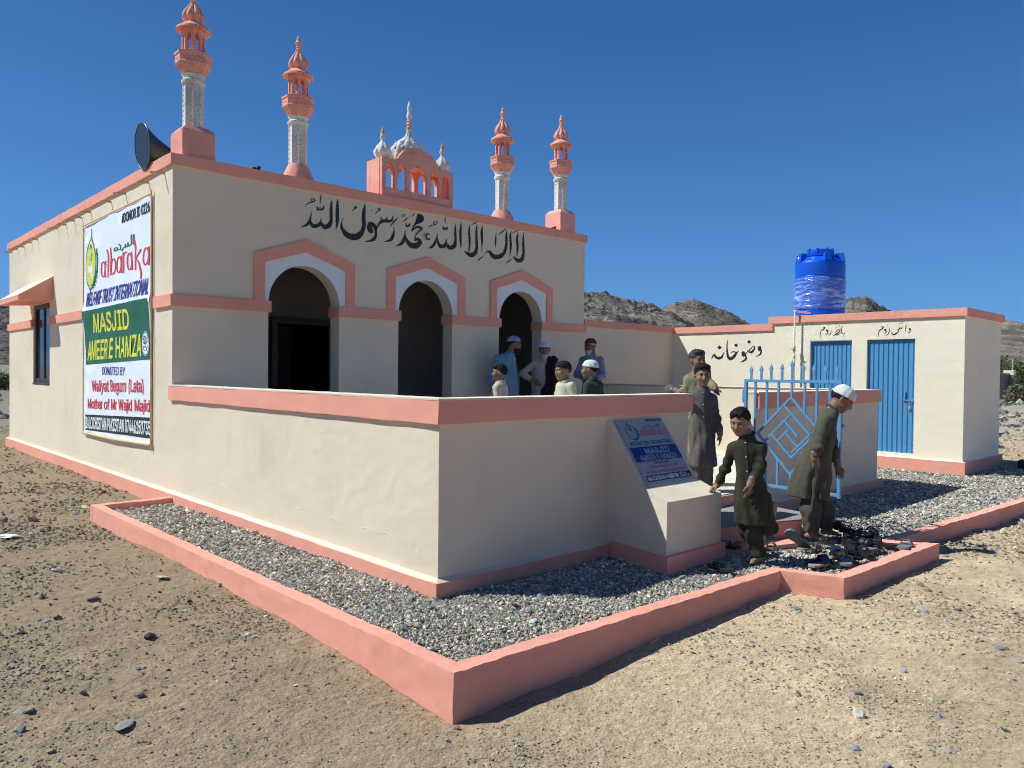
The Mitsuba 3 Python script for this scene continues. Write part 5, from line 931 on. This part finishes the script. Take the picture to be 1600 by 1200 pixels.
# joints of every figure in world metres
PEOPLE = {
  'front': {'fwd': (-0.931, -0.366, 0.0), 'hf': (-0.947, -0.201, -0.252), 'head': (2.435, -0.985, 1.203), 'neck': (2.482, -1.031, 1.079), 'sR': (2.44, -0.925, 0.981), 'sL': (2.517, -1.136, 0.988), 'eR': (2.473, -0.836, 0.796), 'wR': (2.482, -0.752, 0.641), 'tR': (2.434, -0.693, 0.578), 'eL': (2.48, -1.159, 0.827), 'wL': (2.377, -1.12, 0.693), 'tL': (2.359, -1.091, 0.554), 'pel': (2.534, -1.064, 0.558), 'hR': (2.526, -1.016, 0.531), 'hL': (2.54, -1.126, 0.544), 'kR': (2.509, -1.047, 0.287), 'aR': (2.571, -1.111, 0.055), 'toR': (2.4, -1.06, 0.004), 'kL': (2.615, -1.147, 0.31), 'aL': (2.769, -1.104, 0.128), 'toL': (2.623, -1.159, 0.083), 'sl': [(1.068, 2.478, -1.028, 0.054, 0.06), (1.003, 2.478, -1.029, 0.108, 0.08), (0.793, 2.489, -1.044, 0.113, 0.092), (0.578, 2.511, -1.07, 0.135, 0.11), (0.346, 2.522, -1.086, 0.157, 0.13)]},
  'capboy': {'fwd': (0.571, -0.821, 0.0), 'hf': (0.382, -0.716, -0.584), 'head': (4.041, -1.167, 1.37), 'neck': (3.964, -1.097, 1.263), 'sR': (3.8, -1.108, 1.17), 'sL': (4.069, -1.033, 1.169), 'eR': (3.681, -1.098, 0.926), 'wR': (3.664, -1.07, 0.809), 'tR': (3.696, -1.09, 0.632), 'eL': (4.135, -1.047, 0.869), 'wL': (4.102, -1.102, 0.711), 'tL': (4.1, -1.131, 0.576), 'pel': (3.835, -0.99, 0.553), 'hR': (3.763, -0.998, 0.548), 'hL': (3.898, -0.967, 0.532), 'kR': (3.744, -1.005, 0.304), 'aR': (3.757, -1.009, 0.074), 'toR': (3.807, -1.112, 0.035), 'kL': (3.995, -1.023, 0.277), 'aL': (4.018, -1.036, 0.036), 'toL': (4.074, -1.145, 0.002), 'sl': [(1.27, 3.959, -1.092, 0.05, 0.08), (1.188, 3.932, -1.068, 0.087, 0.12), (0.958, 3.891, -1.034, 0.112, 0.135), (0.74, 3.836, -0.986, 0.155, 0.145), (0.553, 3.804, -0.96, 0.187, 0.155), (0.41, 3.794, -0.954, 0.211, 0.16)]},
  'greyboy': {'fwd': (-0.788, -0.615, 0.0), 'hf': (-0.721, -0.688, -0.08), 'head': (3.872, 0.293, 1.591), 'neck': (3.884, 0.306, 1.437), 'sR': (3.802, 0.382, 1.344), 'sL': (3.948, 0.216, 1.34), 'eR': (3.666, 0.582, 1.425), 'wR': (3.638, 0.471, 1.421), 'tR': (3.659, 0.354, 1.403), 'eL': (3.978, 0.183, 1.13), 'wL': (3.981, 0.135, 0.951), 'tL': (3.968, 0.117, 0.799), 'pel': (3.896, 0.297, 0.916), 'hR': (3.855, 0.336, 0.902), 'hL': (3.937, 0.259, 0.903), 'kR': (3.841, 0.331, 0.649), 'aR': (3.854, 0.327, 0.402), 'toR': (3.678, 0.245, 0.373), 'kL': (3.912, 0.263, 0.65), 'aL': (3.92, 0.264, 0.403), 'toL': (3.778, 0.15, 0.374), 'sl': [(1.437, 3.867, 0.295, 0.07, 0.06), (1.353, 3.866, 0.294, 0.112, 0.08), (1.108, 3.871, 0.284, 0.112, 0.095), (0.827, 3.87, 0.279, 0.126, 0.11), (0.596, 3.864, 0.28, 0.154, 0.125)]},
  'yellow': {'fwd': (-0.438, -0.899, 0.0), 'hf': (-0.389, -0.921, 0.0), 'head': (4.256, 0.608, 1.761), 'neck': (4.256, 0.605, 1.605), 'sR': (4.18, 0.676, 1.545), 'sL': (4.314, 0.521, 1.547), 'eR': (4.154, 0.723, 1.298), 'wR': (4.13, 0.687, 1.115), 'tR': (4.131, 0.669, 0.982), 'eL': (4.221, 0.387, 1.469), 'wL': (4.124, 0.286, 1.443), 'tL': (4.054, 0.226, 1.366), 'pel': (4.265, 0.584, 1.026), 'sl': [(1.613, 4.256, 0.605, 0.067, 0.06), (1.546, 4.256, 0.604, 0.126, 0.085), (1.264, 4.26, 0.594, 0.134, 0.1), (0.967, 4.265, 0.583, 0.148, 0.115), (0.685, 4.264, 0.578, 0.171, 0.13)]},
  'blue': {'fwd': (0.167, -0.986, 0.0), 'hf': (0.53, -0.847, -0.05), 'head': (5.274, 4.751, 2.061), 'neck': (5.227, 4.792, 1.913), 'sR': (4.999, 4.868, 1.825), 'sL': (5.331, 4.885, 1.842), 'eR': (4.963, 4.964, 1.489), 'wR': (5.023, 4.902, 1.237), 'tR': (5.068, 4.856, 1.07), 'eL': (5.439, 4.885, 1.512), 'wL': (5.406, 4.815, 1.278), 'tL': (5.384, 4.791, 1.108), 'pel': (5.156, 4.843, 1.174), 'sl': [(1.934, 5.227, 4.792, 0.084, 0.09), (1.828, 5.158, 4.855, 0.179, 0.14), (1.511, 5.15, 4.857, 0.211, 0.16), (1.143, 5.164, 4.836, 0.232, 0.17), (0.616, 5.162, 4.826, 0.253, 0.19)]},
  'white': {'fwd': (-0.757, -0.653, 0.0), 'hf': (-0.723, -0.689, -0.05), 'head': (5.705, 4.478, 1.974), 'neck': (5.704, 4.474, 1.804), 'sR': (5.588, 4.583, 1.75), 'sL': (5.827, 4.356, 1.753), 'eR': (5.461, 4.77, 1.577), 'wR': (5.486, 4.537, 1.474), 'tR': (5.518, 4.449, 1.412), 'eL': (5.895, 4.314, 1.499), 'wL': (5.836, 4.27, 1.277), 'tL': (5.805, 4.254, 1.13), 'pel': (5.71, 4.456, 1.199), 'sl': [(1.815, 5.704, 4.475, 0.085, 0.09), (1.741, 5.704, 4.473, 0.17, 0.12), (1.465, 5.711, 4.461, 0.17, 0.14), (1.146, 5.71, 4.455, 0.191, 0.15), (0.614, 5.708, 4.445, 0.223, 0.17)]},
  'greyman': {'fwd': (-0.94, -0.341, 0.0), 'hf': (-0.992, 0.115, -0.05), 'head': (6.787, 4.418, 2.071), 'neck': (6.802, 4.4, 1.903), 'sR': (6.734, 4.532, 1.835), 'sL': (6.877, 4.258, 1.836), 'eR': (6.577, 4.538, 1.575), 'wR': (6.531, 4.276, 1.5), 'tR': (6.65, 4.191, 1.512), 'eL': (6.831, 4.158, 1.569), 'wL': (6.603, 4.166, 1.48), 'tL': (6.515, 4.291, 1.456), 'pel': (6.808, 4.38, 1.275), 'sl': [(1.914, 6.802, 4.4, 0.09, 0.09), (1.835, 6.802, 4.398, 0.157, 0.13), (1.521, 6.809, 4.385, 0.168, 0.14), (1.241, 6.808, 4.38, 0.18, 0.15), (0.736, 6.807, 4.371, 0.213, 0.17)]},
  'b1': {'fwd': (-0.409, 0.913, 0.0), 'hf': (-0.649, 0.76, 0.0), 'head': (3.736, 3.442, 1.596), 'neck': (3.749, 3.428, 1.463), 'sR': (3.856, 3.49, 1.399), 'sL': (3.649, 3.383, 1.394), 'eR': (3.881, 3.475, 1.166), 'wR': (3.847, 3.462, 0.988), 'tR': (3.841, 3.466, 0.863), 'eL': (3.609, 3.361, 1.158), 'wL': (3.589, 3.376, 0.983), 'tL': (3.576, 3.386, 0.861), 'pel': (3.747, 3.418, 0.949), 'sl': [(1.472, 3.749, 3.428, 0.053, 0.06), (1.401, 3.742, 3.433, 0.106, 0.11), (1.171, 3.741, 3.428, 0.115, 0.12), (0.905, 3.747, 3.417, 0.124, 0.14), (0.551, 3.746, 3.411, 0.142, 0.15)]},
  'b2': {'fwd': (-0.99, 0.139, 0.0), 'hf': (-0.976, 0.21, -0.05), 'head': (3.12, 1.684, 1.626), 'neck': (3.141, 1.661, 1.5), 'sR': (3.171, 1.769, 1.446), 'sL': (3.143, 1.562, 1.45), 'eR': (3.147, 1.815, 1.227), 'wR': (3.085, 1.775, 1.08), 'tR': (3.052, 1.762, 0.963), 'eL': (3.159, 1.514, 1.238), 'wL': (3.12, 1.506, 1.078), 'tL': (3.104, 1.52, 0.975), 'pel': (3.145, 1.647, 1.011), 'sl': [(1.508, 3.136, 1.666, 0.059, 0.06), (1.448, 3.141, 1.66, 0.104, 0.095), (1.211, 3.146, 1.651, 0.119, 0.11), (0.951, 3.145, 1.646, 0.134, 0.12), (0.654, 3.144, 1.64, 0.148, 0.14)]},
  'b3': {'fwd': (-0.295, 0.956, 0.0), 'hf': (-0.471, 0.882, 0.0), 'head': (3.88, 1.928, 1.648), 'neck': (3.908, 1.898, 1.512), 'sR': (4.044, 1.907, 1.455), 'sL': (3.793, 1.882, 1.449), 'eR': (4.088, 1.887, 1.22), 'wR': (4.054, 1.888, 1.059), 'tR': (4.042, 1.897, 0.945), 'eL': (3.747, 1.88, 1.227), 'wL': (3.729, 1.893, 1.069), 'tL': (3.717, 1.902, 0.958), 'pel': (3.913, 1.884, 1.023), 'sl': [(1.52, 3.903, 1.904, 0.056, 0.06), (1.456, 3.914, 1.892, 0.104, 0.11), (1.224, 3.913, 1.887, 0.112, 0.12), (0.983, 3.913, 1.883, 0.12, 0.14), (0.663, 3.912, 1.877, 0.144, 0.15)]}}
SK1, SK2, SK3 = (.27, .15, .092), (.225, .122, .073), (.18, .097, .06)
PEOPLE['front'].update(pnR=(0, 0, -1)); PEOPLE['greyboy'].update(pnR=(0, 0, -1)); PEOPLE['yellow'].update(pnL=(-.6, -.7, -.2))
person('front', 'boy in a dark olive long shirt stepping down barefoot, one hand on the sloping plinth', PEOPLE['front'], SK1, 'cloth_olive', 'cloth_olive', (.012, .20), PEOPLE['front']['sl'][-1][0], .225, 'hair_black', buttons=3)
person('capboy', 'boy in white cap and sage grey long shirt stooping over the sandals by the gate', PEOPLE['capboy'], SK2, 'cloth_sage', 'cloth_sage', .03, PEOPLE['capboy']['sl'][-1][0], .245, 'hair_black', cover=('cap_white', .11, .04), flare=-.10, cuff=.80)
person('greyboy', 'bareheaded boy in a taupe grey long shirt leaning his arm on the courtyard wall end', PEOPLE['greyboy'], SK1, 'cloth_taupe', 'cloth_taupe', FZ, PEOPLE['greyboy']['sl'][-1][0], .245, 'hair_black', buttons=3, pocket=True)
person('yellow', 'boy half hidden behind the taupe-shirted boy with a hand on his shoulder', PEOPLE['yellow'], SK2, 'cloth_mustard', 'cloth_mustard', FZ, PEOPLE['yellow']['sl'][-1][0], .24, 'hair_brown', fine=1.3)
person('blue', 'bearded man in light blue long shirt and pale cap standing at the right-hand arch', PEOPLE['blue'], SK2, 'cloth_blue', 'cloth_blue', FZ, PEOPLE['blue']['sl'][-1][0], .255, 'hair_black', fine=1.5, cover=('cloth_grey', .20, .03), beard=(.45, 'hair_black'), adult=True, buttons=2)
kw_, fw_, rw_ = person('white', 'man in beige shirt and white cap, dark shawl over one shoulder, hand on hip', PEOPLE['white'], SK2, 'cloth_beige', 'cloth_beige', FZ, PEOPLE['white']['sl'][-1][0], .255, 'hair_black', fine=1.5, cover=('cap_white', .17, .0), beard=(.25, 'beard_grey'), adult=True)
sh = PEOPLE['white']; L_ = np.array(sh['sL']); N_ = np.array(sh['neck']); Pe = np.array(sh['pel'])
sp_ = [L_ * .6 + N_ * .4 + np.array(sh['fwd']) * -.16 + [0, 0, -.25], L_ * .65 + N_ * .35 + [0, 0, .055], L_ * .75 + N_ * .25 + np.array(sh['fwd']) * .14 + [0, 0, -.06], L_ * .5 + Pe * .5 + np.array(sh['fwd']) * .18 - rw_ * .05, Pe + np.array(sh['fwd']) * .20 + [0, 0, .02] - rw_ * .02]
def shawl(P):
    d = None
    for i in range(4):
        for o in (-.055, 0, .055):
            e_ = cap(P, sp_[i] + rw_ * o, sp_[i + 1] + rw_ * o, .045, .045); d = e_ if d is None else smin(d, e_, .03)
    return d - (meshkit.fbm(P * np.array([14, 14, 5]), 3, 4) - .5) * .04 - np.sin(((P - L_) @ rw_) * 70) * .008
lo_, hi_ = box_of(sp_, .16); v_, f_ = surface(shawl, lo_, hi_, .015); scene[kw_ + '__shawl'] = mikit.ply((v_, f_), 'cloth_maroon', True)
person('greyman', 'white-bearded man in slate blue long shirt and reddish cap with folded arms', PEOPLE['greyman'], SK3, 'cloth_slate', 'cloth_slate', FZ, PEOPLE['greyman']['sl'][-1][0], .26, 'beard_grey', fine=1.5, cover=('cloth_red', .17, .03), beard=(.35, 'beard_grey'), adult=True)
person('b1', 'dark-haired boy in cream shirt facing left, in front of the man in light blue', PEOPLE['b1'], SK2, 'cloth_cream', 'cloth_cream', FZ, PEOPLE['b1']['sl'][-1][0], .225, 'hair_black', fine=1.4)
person('b2', 'boy in pale lime shirt and dark cap, sunlit face turned left, behind the wall', PEOPLE['b2'], SK1, 'cloth_lime', 'cloth_lime', FZ, PEOPLE['b2']['sl'][-1][0], .225, 'hair_black', fine=1.2, cover=('cloth_navy', .17, .0))
person('b3', 'boy in bright white cap and dark green shirt seen from behind, inside the courtyard', PEOPLE['b3'], SK2, 'cloth_forest', 'cloth_forest', FZ, PEOPLE['b3']['sl'][-1][0], .23, 'hair_black', fine=1.3, cover=('cap_white', .12, .0))
# ------------------------------------------------------------------ sandals left at the entrance
plain('rubber_black', (.016, .016, .018), .5); plain('rubber_grey', (.16, .17, .17), .6); plain('leather_brown', (.17, .10, .06), .5); plain('leather_tan', (.30, .21, .14), .6); plain('leather_black', (.014, .013, .013), .28, clearcoat=.3); plain('rubber_navy', (.015, .025, .10), .5); plain('insole_pink', (.42, .24, .20), .7)
SOLE = Polygon([(-.5, 0), (-.47, .12), (-.36, .165), (-.2, .15), (0, .14), (.2, .18), (.36, .19), (.46, .13), (.5, .02), (.46, -.11), (.36, -.165), (.2, -.165), (0, -.12), (-.2, -.13), (-.36, -.155), (-.47, -.11)]).buffer(.02, 6)
def sandal(label, group, x, y, z, yaw, L, sole, strap, kind, pitch=0., roll=0.):
    k = thing('sandal', label, 'sandal', group)
    R = (trimesh.transformations.translation_matrix([x, y, z]) @ trimesh.transformations.rotation_matrix(math.radians(yaw), [0, 0, 1]) @ trimesh.transformations.rotation_matrix(math.radians(pitch), [0, 1, 0]) @ trimesh.transformations.rotation_matrix(math.radians(roll), [1, 0, 0]))
    def pt(nm, m, mat, sm=40): m.apply_scale(L); m.apply_transform(R); scene[num(k + '__' + nm)] = mikit.ply(m, mat, sm)
    s_ = ex(SOLE, .075); s_ = tm(mf(s_).refine_to_length(.12)); v = np.asarray(s_.vertices).copy(); v[:, 2] += .05 * np.clip(-v[:, 0], 0, 1) + .08 * np.clip(v[:, 0] - .3, 0, 1); s_.vertices = v; pt('sole', s_, sole)
    i_ = ex(SOLE.buffer(-.018), .012); v = np.asarray(i_.vertices).copy(); v[:, 2] += .072; i_.vertices = v
    def band(x0, w, h, x1=None):
        th = np.linspace(-.1, math.pi + .1, 14); x1 = x0 if x1 is None else x1
        a = [np.array([x0 + (x1 - x0) * t / math.pi, .175 * math.cos(t), .05 + h * math.sin(max(0, min(math.pi, t)))]) for t in th]
        return cat([hull([p + np.array([dx, 0, 0]) * 1. + q_ for p in (a[i], a[i + 1]) for dx in (-w / 2, w / 2) for q_ in (np.array([0, 0, 0]), np.array([0, .012 * math.cos(th[i]), .014]))]) for i in range(13)])
    if kind == 'slide': pt('strap', band(.17, .26, .20), strap, False)
    elif kind == 'cross': pt('strap', band(.05, .11, .19, .28), strap, False); pt('strap', band(.28, .11, .18, .08), strap, False)
    elif kind == 'thong':
        pt('strap', cat(tube([(.33, 0, .08), (.28, .02, .15), (.1, .13, .15), (-.02, .16, .06)], .026, 6), tube([(.33, 0, .08), (.28, -.02, .15), (.1, -.13, .15), (-.02, -.15, .06)], .026, 6)), strap)
    else:
        pt('strap', band(.22, .16, .19), strap, False); pt('strap', band(.02, .10, .20), strap, False)
        th = np.linspace(-1.9, 1.9, 12); pt('heel_strap', cat([hull([np.array([-.22 - .25 * math.cos(t), .16 * math.sin(t), z_ + .03 * math.cos(t)]) * np.array([1, q_, 1]) for t in (th[i], th[i + 1]) for z_ in (.13, .22) for q_ in (.95, 1.05)]) for i in range(11)]), strap, False)
GD = 'dark sandals heaped beside the entrance kerb'
HEAP = ['black strapped sandal in the very centre of the heap', "black slide sandal just left of the heap's centre", 'black sandal with navy strap beside the navy blue sandal', 'crossed black sandal at the near left of the heap', 'black strapped sandal right of the shiny closed sandal', 'black sandal tipped up at the back of the heap', 'grey-soled black sandal at the far back of the heap', 'black slide sandal at the right back of the heap near the kerb end', 'crossed black sandal at the right of the heap', 'black strapped sandal leaning at the near right of the heap', 'black sandal lying on its side on top at the right of the heap', 'grey-soled black slide at the near edge of the heap', 'black strapped sandal at the near edge, beside the tan strapped sandal', 'black slide turned crosswise left of the grey sandal on the kerb', 'black sandal perched steeply tilted at the rear of the heap']
sandal('grey rubber slipper standing on its heel, sole towards the viewer, left of the heap', None, 3.19, -1.14, .115, 150, .27, 'rubber_grey', 'rubber_black', 'thong', pitch=-38, roll=40)
sandal('brown leather sandal with cut-out toe, between the upright slipper and the shiny black shoe', None, 3.30, -1.22, .03, -20, .25, 'leather_tan', 'leather_brown', 'cross')
sandal('shiny black closed sandal in the middle of the heap', None, 3.53, -1.28, .04, 60, .25, 'rubber_black', 'leather_black', 'strap', roll=12)
sandal('grey slide sandal overhanging the kerb, rightmost of the sandals', None, 3.93, -1.80, .055, 8, .26, 'rubber_grey', 'rubber_grey', 'cross')
sandal('tan and grey strapped sandal nearest the kerb front edge', None, 3.01, -1.66, .035, 20, .25, 'rubber_grey', 'leather_tan', 'cross')
sandal('black thong slipper alone on the gravel beside the barefoot boy', None, 2.10, -1.02, .02, 75, .24, 'rubber_black', 'rubber_black', 'thong')
sandal('navy blue sandal in the left front of the heap', None, 2.90, -1.47, .03, -30, .24, 'rubber_navy', 'rubber_navy', 'slide')
sandal('flat sandal with pink insole in front of the navy sandal', None, 2.80, -1.52, .025, -5, .24, 'insole_pink', 'rubber_black', 'slide')
sandal('brown sandal lying by the lowest step behind the barefoot boy', None, 2.93, -1.02, .05, 15, .22, 'leather_brown', 'leather_brown', 'slide')
sandal('dark sandal in the shade between the plinth and the lowest step', None, 2.74, -.72, .05, 100, .23, 'rubber_black', 'rubber_grey', 'strap')
for i, (x, y, z, yaw, L_, a, b, kd, p_, r_) in enumerate([(3.62, -1.42, .03, 30, .25, 'rubber_black', 'leather_black', 'strap', 0, 10), (3.45, -1.46, .03, -60, .25, 'rubber_black', 'rubber_black', 'slide', 0, 0), (3.28, -1.45, .03, 15, .25, 'rubber_black', 'rubber_navy', 'strap', 5, 0), (3.22, -1.58, .03, 100, .24, 'rubber_black', 'leather_black', 'cross', 0, 0), (3.85, -1.33, .03, 40, .25, 'rubber_black', 'leather_black', 'strap', 0, 0), (4.02, -1.30, .05, 130, .25, 'rubber_black', 'rubber_black', 'strap', 20, 20), (4.16, -1.22, .04, 70, .25, 'rubber_grey', 'leather_black', 'strap', 0, 15), (4.28, -1.34, .03, 20, .25, 'rubber_black', 'rubber_black', 'slide', 0, 0), (4.06, -1.45, .03, -20, .26, 'rubber_black', 'leather_black', 'cross', 0, 0), (3.84, -1.52, .03, 75, .25, 'rubber_black', 'rubber_black', 'strap', 0, -12), (4.20, -1.40, .09, 10, .25, 'rubber_black', 'leather_black', 'strap', 10, 35), (3.70, -1.60, .03, -10, .25, 'rubber_grey', 'rubber_black', 'slide', 0, 0), (3.48, -1.62, .03, 45, .25, 'rubber_black', 'leather_black', 'strap', 0, 0), (3.98, -1.58, .03, 100, .24, 'rubber_black', 'leather_black', 'slide', 0, 0), (4.10, -1.16, .09, 160, .25, 'rubber_black', 'rubber_black', 'strap', -25, 30)]):
    sandal(HEAP[i], GD, x, y, z, yaw, L_, a, b, kd, p_, r_)
# ------------------------------------------------------------------ hills
def rock(p, n, uv):
    a = mikit.fbm(p.x * .03, p.y * .03, p.z * .05, 4); b = mikit.fbm(p.x * .25, p.y * .25, p.z * .4, 4); c = mikit.fbm(p.x * .9, p.y * .9, p.z * 1.2, 3)
    m = mikit.mix((.13, .115, .10), (.26, .22, .175), mikit.smoothstep(.3, .7, a * .5 + b * .5)); m = mikit.mix(m, (.08, .068, .06), mikit.smoothstep(.55, .75, b) * .7)
    st = mikit.fbm((p.x + p.z * 1.7) * .055, p.y * .014 - p.z * .03, p.z * .02, 4); m = m * (.72 + .62 * mikit.smoothstep(.36, .66, st)) * mi.Color3f(.82, .775, .75)
    return m * (.60 + .8 * c)
def rock_h(p, n, uv): return mikit.fbm(p.x * .35, p.y * .35, p.z * .5, 4) * 3.2
scene['hill_rock'] = {'type': 'twosided', 'bsdf': {'type': 'bumpmap', 'arbitrary': mikit.proc(rock_h, .5), 'scale': 1.0, 'bsdf': {'type': 'principled', 'base_color': mikit.proc(rock), 'roughness': .95, 'specular': .1}}}
def hill(az0, az1, dist, depth, crest_pts, seed, label, ragged):
    """a ridge: crest heights (azimuth deg from +Y towards +X, height m) at a distance, falling to the plain before and behind"""
    na, nd = 260, 110; az = np.radians(np.linspace(az0, az1, na)); t = np.linspace(-1, 1, nd); A, Tt = np.meshgrid(az, t, indexing='ij')
    Rr = dist + depth * Tt; X, Y = EYE[0] + Rr * np.sin(A), EYE[1] + Rr * np.cos(A)
    ca, ch = np.array(crest_pts, float).T; H = np.interp(np.degrees(A), ca, ch)
    P = np.stack([X, Y, X * 0], -1); rid = 1 - np.abs(2 * meshkit.fbm(P / (dist * .07), 5, seed) - 1); rid2 = 1 - np.abs(2 * meshkit.fbm(P / (dist * .022), 4, seed + 9) - 1)
    base = np.clip(1 - np.abs(Tt) ** 1.15, 0, 1); Z = H * base * (.80 + .20 * rid) + H * ragged * (rid - .62) * np.clip(base * 2, 0, 1) * (1 - base * .55) + H * ragged * .35 * (rid2 - .6) * np.clip(base * 3, 0, 1) - 2
    idx = np.arange(na * nd).reshape(na, nd); q = np.stack([idx[:-1, :-1], idx[:-1, 1:], idx[1:, 1:], idx[1:, :-1]], -1).reshape(-1, 4)
    k = add('hill', (np.stack([X, Y, Z], -1).reshape(-1, 3), q[:, ::-1]), 'hill_rock', True); tag(k, label, None, None, 'structure')
hill(41, 64, 430, 190, [(41, 64), (47, 58), (49, 52), (50.2, 49.5), (51.5, 46), (52.3, 44), (53.8, 42), (55.4, 37), (57, 30), (59, 20), (61.5, 8), (64, 0)], 5, 'rugged grey-brown rocky hill behind the boundary wall, right of the mosque', .16)
hill(52, 69, 950, 300, [(52, 50), (54, 82), (55.6, 94), (57.2, 93), (59, 82), (60.8, 64), (63, 42), (66, 18), (69, 0)], 21, 'darker rounded hill behind the rocky hill', .13)
hill(61, 78, 1250, 320, [(61, 0), (64, 78), (66.5, 108), (67.5, 124), (68.4, 124), (69.2, 106), (71, 85), (74, 45), (78, 0)], 33, 'jagged hilltop showing beside the water tank', .2)
hill(70, 92, 1700, 480, [(70, 0), (73, 60), (75.5, 104), (76.6, 112), (77.6, 106), (80, 80), (86, 60), (92, 0)], 47, 'bare hill on the far right beyond the washroom block', .16)
hill(-4, 22, 460, 200, [(-4, 25), (3, 40), (8, 41), (10, 37), (14, 32), (22, 20)], 52, 'dark rocky hill at the far left behind the mosque', .16)
# ------------------------------------------------------------------ shrubs and far things on the right
scene['leaf'] = {'type': 'twosided', 'bsdf': {'type': 'principled', 'base_color': {'type': 'mesh_attribute', 'name': 'vertex_color'}, 'roughness': .8, 'specular': .2}}
def shrub(label, az, dist, w, h, n, seed, tone=(.075, .10, .035)):
    a = math.radians(az); x, y = EYE[0] + dist * math.sin(a), EYE[1] + dist * math.cos(a); z = float(ground_z(x, y)); r = np.random.default_rng(seed); k = thing('shrub', label, 'shrub')
    tips = [np.array([r.normal(0, w * .35), r.normal(0, w * .35), h * r.uniform(.55, 1)]) for _ in range(9)]
    scene[k + '__stem'] = mikit.ply(cat([tube([(x, y, z - .1), np.array([x, y, z]) + t * [.4, .4, .5], np.array([x, y, z]) + t * .95], [.05, .03, .012], 5) for t in tips]), 'wood')
    c = np.array(tips)[r.integers(0, 9, n)] * r.uniform(.45, 1.05, (n, 1)) + r.normal(0, .16, (n, 3)) * [w, w, h * .6]; c[:, 2] = np.abs(c[:, 2]); c += [x, y, z]
    s = r.uniform(.05, .13, (n, 1)); u = r.normal(size=(n, 3)); u /= np.linalg.norm(u, axis=1, keepdims=True); v = np.cross(u, r.normal(size=(n, 3))); v /= np.linalg.norm(v, axis=1, keepdims=True)
    V = np.stack([c - u * s, c + v * s * .5, c + u * s, c - v * s * .5], 1).reshape(-1, 3); F = (np.array([[0, 1, 2], [0, 2, 3]])[None] + np.arange(n)[:, None, None] * 4).reshape(-1, 3)
    col = np.repeat(np.array(tone) * r.uniform(.5, 1.6, (n, 1)) * r.normal(1, .08, (n, 3)), 4, 0); scene[k + '__leaves'] = mikit.ply((V, F), 'leaf', False, color=np.clip(col, 0, 1))
shrub('tall green shrub nearest the far post at the right edge', 77.1, 58, 1.9, 2.6, 3800, 1)
shrub('green shrub at the extreme right edge beyond the rubble', 78.6, 55, 2.4, 2.5, 4200, 2)
shrub('dull green shrub low behind the other right-hand shrubs', 77.9, 72, 3.0, 2.2, 3800, 3, (.09, .105, .05))
shrub('low dry grey-green bush in front of the right-hand shrubs', 77.6, 40, 1.5, .8, 2400, 4, (.14, .14, .075))
shrub('small green bush seen at the far left edge behind the mosque', 9.6, 62, 3.0, 1.7, 3600, 5)
def at_az(az, d): a = math.radians(az); return EYE[0] + d * math.sin(a), EYE[1] + d * math.cos(a)
x, y = at_az(76.75, 46); z = float(ground_z(x, y)) - .1
pk = thing('gate_pillar', 'distant cream-topped dark pillar with a thin mast beyond the washroom corner', 'pillar')
scene[pk + '__shaft'] = mikit.ply(bx(x - .16, x + .16, y - .22, y + .22, z, z + 1.75, .02), 'cement_grey'); scene[pk + '__cap'] = mikit.ply(bx(x - .18, x + .18, y - .24, y + .24, z + 1.75, z + 2.0, .02), 'cream_paint'); scene[pk + '__mast'] = mikit.ply(tube([(x + .1, y - .1, z + 2.0), (x + .1, y - .1, z + 2.6)], .03, 6), 'steel')
scene[pk + '__dark_panel'] = mikit.ply(bx(x - .9, x - .17, y - .05, y + .25, z, z + 1.85, .02), 'dark_frame')
bk = thing('block', 'small dark block standing on the ground at the right edge of the picture', 'block')
scene[bk] = mikit.ply(rough(bx(12.33, 12.62, -.95, -.75, -.15, .14, .01), .05, .006, 8, 3), 'black_paint', 35)
